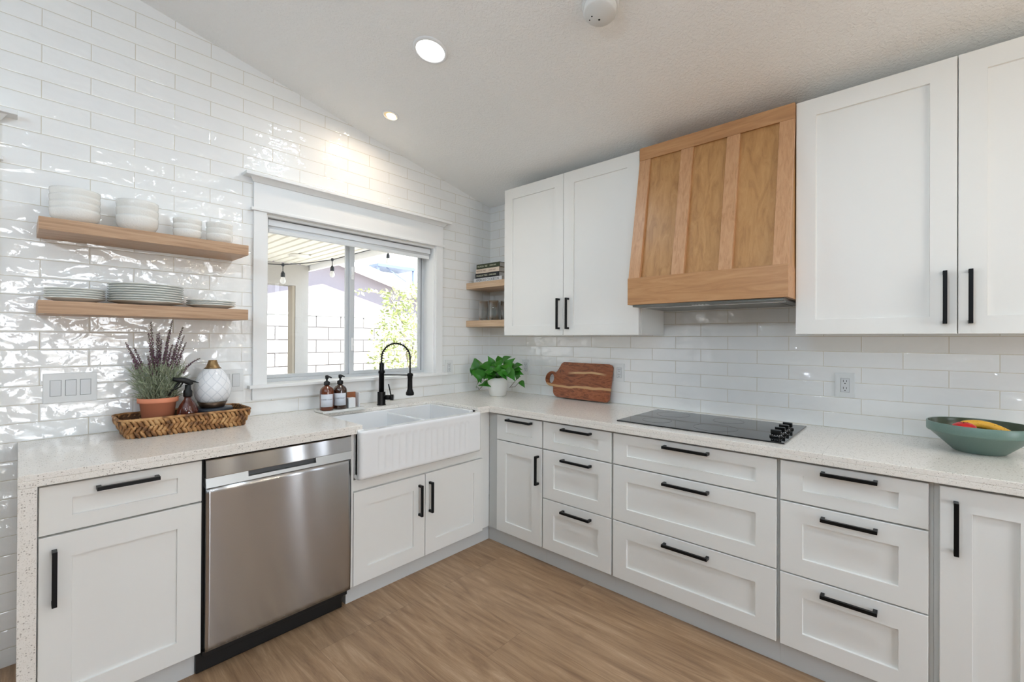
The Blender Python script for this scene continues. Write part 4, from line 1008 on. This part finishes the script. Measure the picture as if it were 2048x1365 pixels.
# stand and diffuser
dx_, dy_ = -2.104, -.135
st = thing('round_stand', 'round dark blue-black stand in the basket carrying the diffuser', 'stand', (dx_, dy_, BZ))
mb = MB(); mb.lathe((dx_, dy_, BZ), [(.068, .0005), (.07, .004), (.07, .055), (.0, .056)], 40); mb.build('foot', M['slate'], st)
mb = MB(); mb.lathe((dx_, dy_, BZ), [(.078, .056), (.0855, .058), (.0865, .064), (.0865, .078), (.084, .081), (.0, .082)], 48); mb.build('plate', M['slate'], st)
DZ_ = BZ + .0825
df = thing('diffuser', 'white egg-shaped diffuser with lattice pattern and bronze cap in the basket', 'diffuser', (dx_, dy_, DZ_))
mb = MB(); mb.lathe((dx_, dy_, DZ_), [(.050, .0005), (.052, .003), (.064, .028), (.0, .029)], 40); mb.build('base', M['bronze_d'], df)
pr = []
kp = [(0, .0610), (.08, .0695), (.2, .0765), (.35, .0800), (.5, .0785), (.63, .0730), (.75, .0645), (.86, .0540), (.95, .0430), (1, .0350)]
for i in range(25):
    t_ = i / 24; k = max(q_ for q_ in range(len(kp) - 1) if kp[q_][0] <= t_ + 1e-9); a_, b_ = kp[k], kp[k + 1]; f_ = (t_ - a_[0]) / (b_[0] - a_[0])
    p0 = kp[max(0, k - 1)]; p3 = kp[min(len(kp) - 1, k + 2)]; m1 = (b_[1] - p0[1]) / 2; m2 = (p3[1] - a_[1]) / 2
    h = lambda u: (2 * u**3 - 3 * u**2 + 1) * a_[1] + (u**3 - 2 * u**2 + u) * m1 + (-2 * u**3 + 3 * u**2) * b_[1] + (u**3 - u**2) * m2
    pr.append((h(f_), .0285 + .166 * t_))
mb = MB(); mb.lathe((dx_, dy_, DZ_), pr, 56); mb.build('shell', M['diff'], df)
z_ = pr[-1][1]; r_ = pr[-1][0]
mb = MB(); mb.lathe((dx_, dy_, DZ_), [(r_ + .003, z_ - .001), (.031, z_ + .004), (.0235, z_ + .020), (.0185, z_ + .036), (.0185, z_ + .039), (.012, z_ + .039), (.012, z_ + .03)], 36); mb.build('cap', M['bronze'], df)

# ------------------------------------------------------------------ pothos
vx, vy = -.262, -.352
iv = thing('potted_pothos', 'green leafy pothos in a white round pot in the worktop corner', 'potted plant', (vx, vy, CT))
mb = MB(); mb.lathe((vx, vy, CT), [(.058, .0005), (.061, .003), (.074, .050), (.0805, .100), (.0805, .140), (.0785, .143), (.075, .140), (.073, .12), (.0, .118)], 48); mb.build('pot', M['planter'], iv)
mb = MB(); mb.lathe((vx, vy, CT), [(.073, .121), (.05, .128), (.0, .130)], 24); mb.build('soil', M['soil'], iv)
rnd = random.Random(21)
def heart(mb, c_, fwd, up, L):
    fwd = Vector(fwd).normalized(); sd_ = fwd.cross(Vector(up)).normalized(); nn = sd_.cross(fwd).normalized(); c_ = Vector(c_)
    prof = [(-.06, .0), (-.10, .20), (.0, .36), (.15, .42), (.35, .38), (.55, .28), (.75, .15), (.9, .06), (1.04, .0)]
    vs = []; fs = []
    for t_, w_ in prof:
        cd_ = c_ + fwd * L * max(t_, 0 if w_ == 0 and t_ < 0 else t_) - nn * L * .22 * t_ * t_
        vs += [cd_ - sd_ * L * w_ + nn * L * w_ * .22, cd_ + nn * 0, cd_ + sd_ * L * w_ + nn * L * w_ * .22]
    for k in range(len(prof) - 1):
        a = 3 * k; fs += [(a, a + 1, a + 4, a + 3), (a + 1, a + 2, a + 5, a + 4)]
    mb.add(vs, fs, True)
def world_x(u, v, xx):
    a0, b0 = u - 1025.715, v - 676.318; dr = Fw * 895.78 + R2 * a0 - U2 * b0; o_ = Vector((-2.7667, -2.7656, 1.3514)); k = (xx - o_.x) / dr.x; return o_ + dr * k
LV = [  # base px, tip px, x plane, size factor
 ((957, 738), (952, 717), -.27), ((952, 745), (949, 716), -.30), ((962, 742), (956, 764), -.33), ((953, 741), (962, 762), -.34), ((946, 740), (941, 752), -.30), ((968, 736), (961, 758), -.30),
 ((985, 730), (978, 714), -.26), ((975, 735), (995, 722), -.25), ((990, 738), (972, 744), -.34), ((985, 740), (978, 752), -.36), ((1000, 725), (996, 711), -.24), ((1006, 722), (1018, 713), -.22), ((1004, 726), (990, 733), -.26),
 ((995, 735), (1008, 745), -.35), ((1000, 741), (985, 737), -.34), ((1012, 735), (1025, 718), -.24), ((1016, 730), (1027, 727), -.26), ((1008, 738), (1014, 726), -.28), ((1024, 742), (1046, 733), -.24), ((1028, 736), (1040, 728), -.22),
 ((1014, 742), (1032, 760), -.34), ((1024, 746), (1046, 745), -.24), ((1030, 745), (1040, 752), -.22), ((1036, 748), (1032, 760), -.24), ((1020, 740), (1008, 750), -.36), ((958, 765), (950, 774), -.33), ((965, 768), (979, 769), -.33), ((1041, 764), (1047, 771), -.20),
 ((980, 728), (970, 722), -.22), ((990, 728), (1002, 732), -.30), ((970, 745), (966, 760), -.30), ((1010, 730), (1022, 738), -.30), ((966, 730), (980, 738), -.30), ((1018, 738), (1036, 738), -.20), ((975, 741), (990, 748), -.36), ((1001, 743), (1012, 756), -.37)]
mb = MB(); stems = []
for i, (a_, b_, xx) in enumerate(LV):
    A = world_x(a_[0], a_[1], xx); B = world_x(b_[0], b_[1], xx - rnd.uniform(-.02, .03)); f_ = (B - A); L = max(f_.length, .05) * 1.12
    toc = (Vector((-2.77, -2.77, 1.6)) - A).normalized(); heart(mb, A, f_, toc + Vector((0, 0, .8)), L if L < .11 else .11); stems.append(A)
for i in range(26):
    a = rnd.uniform(0, 2 * PI); r = rnd.uniform(.02, .085); A = Vector((vx + r * math.cos(a), vy + r * math.sin(a), CT + rnd.uniform(.15, .205)))
    heart(mb, A, (math.cos(a), math.sin(a), rnd.uniform(-.5, .9)), (-.4, -.4, 1), rnd.uniform(.045, .07))
mb.build('foliage', M['pothos'], iv, fix=False)
for A in stems[:24]:
    mb = MB(); c0 = Vector((vx, vy, CT + .128)); mid = c0.lerp(A, .5) + Vector((0, 0, .03)); mb.tube([c0, mid, A], .0016, 5); mb.build('stem', M['pothos'], iv)
for pts in ([(975, 745), (973, 764), (958, 780), (955, 774)], [(1034, 758), (1020, 775), (1019, 776)], [(1020, 775), (1030, 774), (1040, 763)], [(957, 757), (965, 763), (972, 762)]):
    mb = MB(); mb.tube([world_x(u_, v_, -.34 if u_ < 1000 else -.22) for u_, v_ in pts], .0016, 6); mb.build('vine', M['vine'], iv)

# ------------------------------------------------------------------ cutting board (leans on the tiles)
cb = thing('cutting_board', 'acacia wood cutting board with round handle leaning on the tiled wall', 'cutting board', (-.068, -1.0, CT + .001))
yv = lambda px_: -.654 - (px_ - 135) / 1715 * .566 + 1.0; 
def zv(px_, py_): return .2685 - (py_ - (190 + (px_ - 560) * .045)) / (1010 + (px_ - 560) * .0) * .2685 if False else None
# outline in local (y,z), y to the right = negative
out = [(.205, .205), (.222, .196)]
out = []
def a2(cy_, cz_, r, a0, a1, n=6): return [(cy_ + r * math.cos(math.radians(a0 + (a1 - a0) * i / n)), cz_ + r * math.sin(math.radians(a0 + (a1 - a0) * i / n))) for i in range(n + 1)]
out += a2(-.193, .236, .028, 180, 90) + a2(.180, .230, .036, 90, 30)      # top right (neg y is right), top left
out += [(.228, .215), (.240, .196), (.252, .186)]
out += a2(.288, .136, .056, 118, -108, 16)
out += [(.268, .080), (.262, .070)]
out += a2(.212, .052, .048, 0, -90) + a2(-.188, .031, .030, -90, -180)
out = [(y, z) for y, z in out]
out = [(a - .0, b) for a, b in out]
hc, hr = (.289, .137), (.026, .036)
no = len(out); nh = 20; th = .018
bm = bmesh.new()
def lp(pts, d_): return [bm.verts.new((d_, a, b)) for a, b in pts]
hole = [(hc[0] + hr[0] * math.cos(2 * PI * i / nh), hc[1] + hr[1] * math.sin(2 * PI * i / nh)) for i in range(nh)]
for d_ in (-th, 0.0):
    vo, vh = lp(out, d_), lp(hole, d_)
    es = [bm.edges.new((vo[i], vo[(i + 1) % no])) for i in range(no)] + [bm.edges.new((vh[i], vh[(i + 1) % nh])) for i in range(nh)]
    bmesh.ops.triangle_fill(bm, use_beauty=True, use_dissolve=False, edges=es)
    if d_ < 0: v1, h1 = vo, vh
    else: v2, h2 = vo, vh
for i in range(no): bm.faces.new((v1[i], v1[(i + 1) % no], v2[(i + 1) % no], v2[i]))
for i in range(nh): bm.faces.new((h1[i], h1[(i + 1) % nh], h2[(i + 1) % nh], h2[i]))
bmesh.ops.recalc_face_normals(bm, faces=bm.faces)
me = bpy.data.meshes.new('board'); bm.to_mesh(me); bm.free(); me.materials.append(M['board'])
bo = bpy.data.objects.new('board', me); COL.objects.link(bo); bo.parent = cb; cb.rotation_euler = (0, math.asin((.050) / .264), 0)
q = bo.modifiers.new('b', 'BEVEL'); q.width = .003; q.segments = 2; q.limit_method = 'ANGLE'; q.angle_limit = .9
cb.location = (-.052, -.993, CT + .0045)

# ------------------------------------------------------------------ fruit bowl
qx, qy = -.205, -2.950
fb = thing('fruit_bowl', 'sage green stoneware bowl holding fruit at the right end of the worktop', 'bowl', (qx, qy, CT))
mb = MB(); mb.lathe((qx, qy, CT), [(.070, .0005), (.076, .003), (.147, .074), (.1535, .076), (.1555, .080), (.1555, .110), (.1535, .113), (.150, .112)], 72, cap=False); mb.lathe((qx, qy, CT), [(.0, .0006), (.070, .0005)], 72, cap=False); mb.build('outer_glaze', M['sage_bowl'], fb)
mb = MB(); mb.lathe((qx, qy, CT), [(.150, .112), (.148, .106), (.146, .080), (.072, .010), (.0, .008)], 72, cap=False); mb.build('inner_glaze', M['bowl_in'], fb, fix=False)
def tag1(o, l, c, g=None): return tag(o, l, c, g)
ap = thing('apple', 'red apple in the green bowl, left of the banana', 'apple', (-.250, -2.893, CT + .045))
mb = MB(); mb.lathe((-.262, -2.905, CT + .042), [(.0, .006), (.016, .002), (.032, .013), (.039, .034), (.039, .050), (.032, .067), (.017, .0755), (.006, .070), (.0, .066)], 32); mb.build('flesh', M['apple'], ap)
mb = MB(); mb.tube([(-.262, -2.905, CT + .108), (-.264, -2.903, CT + .120)], .0015, 6); mb.build('stem', M['vine'], ap)
bn = thing('banana', 'yellow speckled banana lying in the green bowl', 'banana', (-.19, -2.97, CT + .07))
pts = []; rs = []
for i in range(17):
    t_ = i / 16; y_ = -2.884 - t_ * .175; z = CT + .092 + .017 * math.sin(PI * min(1, t_ * 1.15)) - .022 * t_ * t_; x = -.200 + .030 * math.sin(PI * t_) - .01 * t_
    pts.append((x, y_, z)); rs.append(.0185 * max(.22, min(1, t_ * 7 + .2, (1 - t_) * 6 + .25)))
mb = MB(); mb.tube(pts, rs, 7); mb.build('skin', M['banana'], bn, sub=1)
mb = MB(); mb.tube([pts[0], (pts[0][0] + .002, pts[0][1] + .008, pts[0][2] - .004)], [.0045, .004], 7); mb.build('tip', M['vine'], bn)

# ------------------------------------------------------------------ ceiling lights and smoke detector
sl = math.atan(.1986)
def ceil_thing(name, label, cat, x, y, r_rot=True, grp=None):
    right = x > -3.6; t_ = thing(name, label, cat, (x, y, CZ(x) - .0005), grp); t_.rotation_euler = (0, sl if right else -sl, 0); return t_
def ring_light(x, y, label, r=.086, power=LAMP_W, warm=False, grp=None):
    t_ = ceil_thing('ceiling_light', label, 'ceiling light', x, y, grp=grp)
    mb = MB()
    if not warm:
        mb.lathe((0, 0, 0), [(r, 0), (r, -.004), (r - .004, -.008), (r - .015, -.009), (r - .017, -.004), (r - .017, 0)], 48, cap=False); mb.build('trim_ring', M['lightwhite'], t_, local=True)
        mb = MB(); mb.lathe((0, 0, 0), [(r - .0165, -.0045), (0, -.0055)], 48, cap=False); mb.build('diffuser', M['emit_w'], t_, local=True)
    else:
        mb.lathe((0, 0, 0), [(r, 0), (r - .001, -.003), (r - .011, -.0045), (r - .012, -.001)], 48, cap=False); mb.build('trim_ring', M['lightwhite'], t_, local=True)
        mb = MB(); mb.lathe((0, 0, 0), [(r - .0115, -.0015), (r * .66, -.0012), (0, -.0011)], 48, cap=False); mb.build('reflector', M['cone'], t_, local=True)
        mb = MB(); mb.lathe((.006, 0, 0), [(r * .56, -.0014), (r * .5, -.006), (0, -.009)], 32, cap=False); mb.build('bulb', M['emit_y'], t_, local=True)
    ld = bpy.data.lights.new('lamp', 'AREA'); ld.shape = 'DISK'; ld.size = (r - .017) * 2; ld.energy = power; ld.spread = PI * .94
    ld.color = (.69, .855, 1.0) if not warm else (1, .82, .62)
    lo = bpy.data.objects.new('lamp', ld); COL.objects.link(lo); lo.parent = t_; lo.location = (0, 0, -.012)
    return t_
ring_light(-1.408, -.985, 'bright round white ceiling light nearest the camera', grp=None)
ring_light(-1.219, -.338, 'small warm recessed ceiling light close to the tiled window wall', r=.052, power=2.2, warm=True)
for x, y in ((-1.408, -2.6), (-1.408, -4.2), (-3.3, -3.4), (-5.3, -1.6), (-5.3, -3.6), (-1.4, -5.6)):  # more ceiling lights added out of view to brighten the room
    ring_light(x, y, 'added round white recessed ceiling light, out of view further back in the room', grp='added recessed lights behind the camera')
# unseen lamps: pendants added to brighten ceiling and wall cabinets, and a small chandelier
def globe(mb_, x, y, z, r): mb_.lathe((x, y, z), [(r * math.sin(PI * k / 12), -r * math.cos(PI * k / 12)) for k in range(13)], 24, cap=False)
M['emit_g'] = mat('lit_opal_globe', (1, 1, 1, 1), .3, emit=(.95, .97, 1, 1), es=6)
M['shadein'] = mat('white_enamel_shade', lin(225, 225, 225), .5)
def bulb_light(par, x, y, z, r, p, colr):
    ld = bpy.data.lights.new('lamp', 'POINT'); ld.energy = p; ld.shadow_soft_size = r; ld.color = colr
    lo = bpy.data.objects.new('lamp', ld); COL.objects.link(lo); lo.parent = par; lo.location = Vector((x, y, z)) - ORG[par.name]
for x, y, lb in ((-3.9, -2.1, 'added bowl pendant lamp, out of view left of the camera, shining upwards'), (-4.0, -3.9, 'added bowl pendant lamp, out of view further behind the camera, shining upwards')):
    zt_ = CZ(x); t_ = thing('added_pendant', lb, 'lamp', (x, y, zt_)); zb0 = 2.16
    mb = MB(); mb.tube([(x, y, zt_ - .002), (x, y, zb0)], .003, 6); mb.lathe((x, y, zt_ - .03), [(.0, .0), (.05, .0), (.05, .02)], 20); mb.build('cord', M['black'], t_)
    mb = MB(); mb.lathe((x, y, zb0), [(0, -.10), (.08, -.095), (.16, -.06), (.20, .0), (.205, .0), (.165, -.066), (.082, -.102), (0, -.108)], 40); mb.build('bowl_shade', M['shadein'], t_)  # bowl shaped to hold light off the base cabinets and floor
    mb = MB(); globe(mb, x, y, zb0 + .07, .055); g_ = mb.build('bulb', M['emit_g'], t_)
    pw_ = PEND_W if y > -3 else PEND_W * .55
    for k in range(4): bulb_light(t_, x + .07 * math.cos(k * PI / 2), y + .07 * math.sin(k * PI / 2), zb0 + .085, .03, pw_ / 4, (.69, .855, 1.0))
x, y = -.91, -4.4; zt_ = CZ(x); t_ = thing('chandelier', 'small black chandelier with bare warm bulbs behind the camera', 'lamp', (x, y, zt_))
mb = MB(); mb.tube([(x, y, zt_ - .002), (x, y, 2.1)], .006, 8)
for k in range(5):
    a = 2 * PI * k / 5; mb.tube([(x, y, 2.1), (x + .14 * math.cos(a), y + .14 * math.sin(a), 2.06), (x + .28 * math.cos(a), y + .28 * math.sin(a), 2.1)], .005, 6)
mb.build('arms', M['black'], t_)
for k in range(5):
    a = 2 * PI * k / 5; mb = MB(); bx_, by_ = x + .28 * math.cos(a), y + .28 * math.sin(a); globe(mb, bx_, by_, 2.13, .026); mb.build('bulb', M['emit_y'], t_)
    bulb_light(t_, bx_, by_, 2.19, .02, CHAN_W / 5, (1, .86, .66))
sm = ceil_thing('smoke_detector', 'round white smoke detector on the ceiling at the top edge', 'smoke detector', -1.168, -1.800)
mb = MB(); mb.lathe((0, 0, 0), [(.076, 0), (.076, -.010), (.070, -.013), (.066, -.013)], 40, cap=False); mb.lathe((0, 0, 0), [(.066, -.012), (.066, -.040), (.061, -.046), (.0, -.047)], 40, cap=False); mb.build('housing', M['plate'], sm, local=True)
for (a, b, r) in ((-.010, .030, .0032), (-.0, .047, .0028), (.020, .013, .0045)):
    mb = MB(); mb.lathe((a, b, -.0472), [(r, 0), (r, -.0006), (0, -.0007)], 12); mb.build('sensor_hole', M['slot'], sm, local=True)

# ------------------------------------------------------------------ outside
mb = MB(); mb.box(-14, 24, .16, 34, -.30, -.14); mb.box(-14, 24, -20, YB - .16, -.30, -.14); struct(mb.build('ground', M['yard']))
pc = thing('patio_cover', 'white ribbed patio cover seen through the top of the kitchen window', 'patio cover', (-2, 1.9, 2.36))
mb = MB(); mb.box(-5.2, -.02, .17, 3.66, 2.40, 2.46); x = -5.2
while x < -.05:
    mb.box(x, x + .085, .17, 3.56, 2.365, 2.402, .004); x += .115
mb.build('ribbed_panel', M['ribs'], pc)
mb = MB(); mb.box(-.02, .03, .17, 3.66, 2.30, 2.47); mb.build('edge_beam', M['white_out'], pc)
mb = MB(); mb.lathe((-.45, 2.82, 2.363), [(.12, .0), (.125, -.012), (0, -.014)], 32); mb.build('round_cover', M['ribs'], pc)
pw = thing('patio_wall', 'stucco patio wall with an open doorway seen through the left pane', 'wall', (-1.5, 3.6, -.14))
mb = MB(); mb.box(-5.2, -.04, 3.54, 3.72, 2.07, 2.36); mb.box(-.215, -.04, 3.54, 3.72, -.14, 2.07); mb.box(-5.2, -3.2, 3.54, 3.72, -.14, 2.07); mb.build('stucco', M['stucco'], pw)
mb = MB(); mb.box(-.250, -.216, 3.55, 3.70, -.14, 2.07); mb.build('door_post', M['trunk'], pw)
bwl = thing('block_wall', 'pale painted concrete block wall behind the yard', 'wall', (1, 5.3, -.14))
mb = MB(); mb.box(-8, 14, 5.2, 5.36, -.14, 1.76); mb.build('blocks', M['blockwall'], bwl); mb = MB(); mb.box(-8, 14, 5.18, 5.38, 1.76, 1.80); mb.build('cap_course', M['white_out'], bwl)
nh_ = thing('neighbour_house', 'neighbouring house with grey gable wall and white sloping roof', 'house', (3, 9, -.14))
mb = MB(); pk = (2.30, 3.50); slp = .268
mb.prism([(pk[0] - 6, -.14), (pk[0] + 8.2, -.14), (pk[0] + 8.2, pk[1] - 8.2 * slp), pk, (pk[0] - 6, pk[1] - 6 * slp)], lambda a, b, d_: (a, d_, b), 8.75, 14); mb.build('gable_wall', M['stucco_l'], nh_)
mb = MB(); mb.prism([(pk[0] - 6.2, pk[1] - 6.2 * slp), pk, (pk[0] + 8.4, pk[1] - 8.4 * slp), (pk[0] + 8.4, pk[1] - 8.4 * slp + .17), (pk[0], pk[1] + .19), (pk[0] - 6.2, pk[1] - 6.2 * slp + .17)], lambda a, b, d_: (a, d_, b), 8.3, 14.2); mb.build('roof', M['white_out'], nh_)
bb = thing('balcony_building', 'far white building with a railed balcony in the upper right pane', 'building', (9, 17, -.14))
mb = MB(); mb.box(7.6, 12.5, 16.6, 22, -.14, 9); mb.build('wall', M['white_out'], bb)
M['bluegrey'] = mat('blue_grey_metal', lin(84, 94, 112), 0.6)
mb = MB(); mb.box(8.1, 10.1, 15.2, 16.6, 4.62, 4.75); mb.box(8.1, 8.2, 15.25, 15.35, 3.9, 4.62); mb.box(10.0, 10.08, 15.25, 15.33, 3.8, 4.62); mb.build('balcony_deck', M['bluegrey'], bb)
mb = MB()
for i in range(22): mb.box(9.35 + i * .035, 9.362 + i * .035, 15.24, 15.255, 4.75, 5.6)
mb.box(8.1, 10.12, 15.23, 15.27, 5.58, 5.63); mb.tube([(8.6, 15.3, 4.6), (9.98, 15.3, 3.9)], .025, 6); mb.build('railing', M['bluegrey'], bb)
sg = thing('string_lights', 'string of white bulbs on a dark cable under the patio cover', 'string lights', (-.74, 1.4, 2.1))
cab = [(-1.9, 1.4, 1.99), (-1.6, 1.4, 1.975), (-1.32, 1.4, 1.993), (-1.19, 1.4, 2.002), (-.95, 1.4, 2.05), (-.738, 1.4, 2.108), (-.342, 1.4, 2.262), (-.131, 1.4, 2.315), (.03, 1.4, 2.36)]
mb = MB(); mb.tube(cab, .0045, 6); mb.build('cable', M['cablek'], sg)
for x, z in ((-1.19, 2.002), (-.740, 2.108), (-.131, 2.315)):
    k_ = .058; mb = MB(); mb.tube([(x, 1.4, z), (x, 1.4, z - k_)], .0035, 6); mb.lathe((x, 1.4, z), [(.010, .012), (.013, .0), (.010, -.014)], 12); mb.lathe((x, 1.4, z - k_), [(.006, .0), (.012, -.010), (.017, -.018), (.018, -.050), (.0, -.051)], 16); so = mb.build('socket', M['cablek'], sg)
    mb = MB(); mb.lathe((x, 1.4, z - k_ - .050), [(.014, .0), (.016, -.010), (.023, -.028), (.0235, -.040), (.018, -.054), (.008, -.062), (.0, -.063)], 20); mb.build('bulb', M['bulb'], so)
rnd = random.Random(5)
bs = thing('garden_bush', 'sunlit yellow-green leafy bush outside the right pane of the window', 'bush', (1.4, 3.3, -.14))
mb = MB()
def leaf(mb, p, d_, L, w_):
    d_ = Vector(d_).normalized(); s_ = d_.cross(Vector((rnd.uniform(-1, 1), rnd.uniform(-1, 1), rnd.uniform(-1, 1)))).normalized(); n_ = d_.cross(s_); p = Vector(p)
    mb.add([p, p + d_ * L * .4 + s_ * w_ + n_ * w_ * .3, p + d_ * L * .5, p + d_ * L * .4 - s_ * w_ + n_ * w_ * .3, p + d_ * L], [(0, 1, 2), (0, 2, 3), (1, 4, 2), (2, 4, 3)], True)
blobs = [((1.50, 3.2, 1.45), .62), ((1.15, 3.1, 1.25), .45), ((1.9, 3.5, 1.8), .5), ((1.55, 3.2, .7), .75), ((1.0, 3.0, 1.55), .25), ((2.1, 3.6, 1.2), .6), ((.85, 3.0, 1.05), .25), ((1.05, 3.05, 1.93), .20), ((1.55, 3.2, 2.05), .25)]
for c_, r in blobs:
    for i in range(int(620 * r)):
        v_ = Vector((rnd.gauss(0, 1), rnd.gauss(0, 1), rnd.gauss(0, 1))).normalized() * r * rnd.uniform(.5, 1.0); p = Vector(c_) + v_
        leaf(mb, p, v_.normalized() + Vector((rnd.uniform(-.8, .8), rnd.uniform(-.8, .8), rnd.uniform(-.9, .5))), rnd.uniform(.05, .10), rnd.uniform(.014, .024))
for i in range(34):
    t_ = i / 33; p = Vector((1.0 - .62 * t_, 3.0, 1.98 + .06 * math.sin(t_ * 3))); leaf(mb, p, (rnd.uniform(-1, .3), rnd.uniform(-.5, .5), rnd.uniform(-.8, .6)), rnd.uniform(.05, .09), .018)
mb.build('foliage', M['leaf_out'], bs, fix=False)
mb = MB(); mb.tube([(1.5, 3.3, -.14), (1.45, 3.25, .6), (1.5, 3.2, 1.5)], [.04, .03, .015], 8); mb.tube([(1.45, 3.25, .8), (1.2, 3.1, 1.6), (.9, 3.0, 2.0), (.40, 3.0, 2.03)], [.02, .012, .007, .003], 6); mb.tube([(1.5, 3.2, 1.0), (1.9, 3.5, 1.9)], [.02, .006], 6); mb.build('branches', M['trunk'], bs)
gp = thing('strap_leaf_plant', 'grey strappy plant low outside the right pane', 'plant', (.30, 1.9, -.14)); mb = MB(); M['strap'] = mat('grey_green_strap_leaf', lin(150, 152, 150), .6, noise=.2)
for i in range(120):
    a = rnd.uniform(0, 2 * PI); blade(mb, (.30 + rnd.uniform(-.10, .10), 1.9 + rnd.uniform(-.10, .10), -.14), (math.cos(a) * .22, math.sin(a) * .22, 1.0), rnd.uniform(1.0, 1.36), .010, .12, 6)
mb.build('leaves', M['strap'], gp, fix=False)
for o in bpy.data.objects:
    if o.type == 'EMPTY': o.hide_render = False
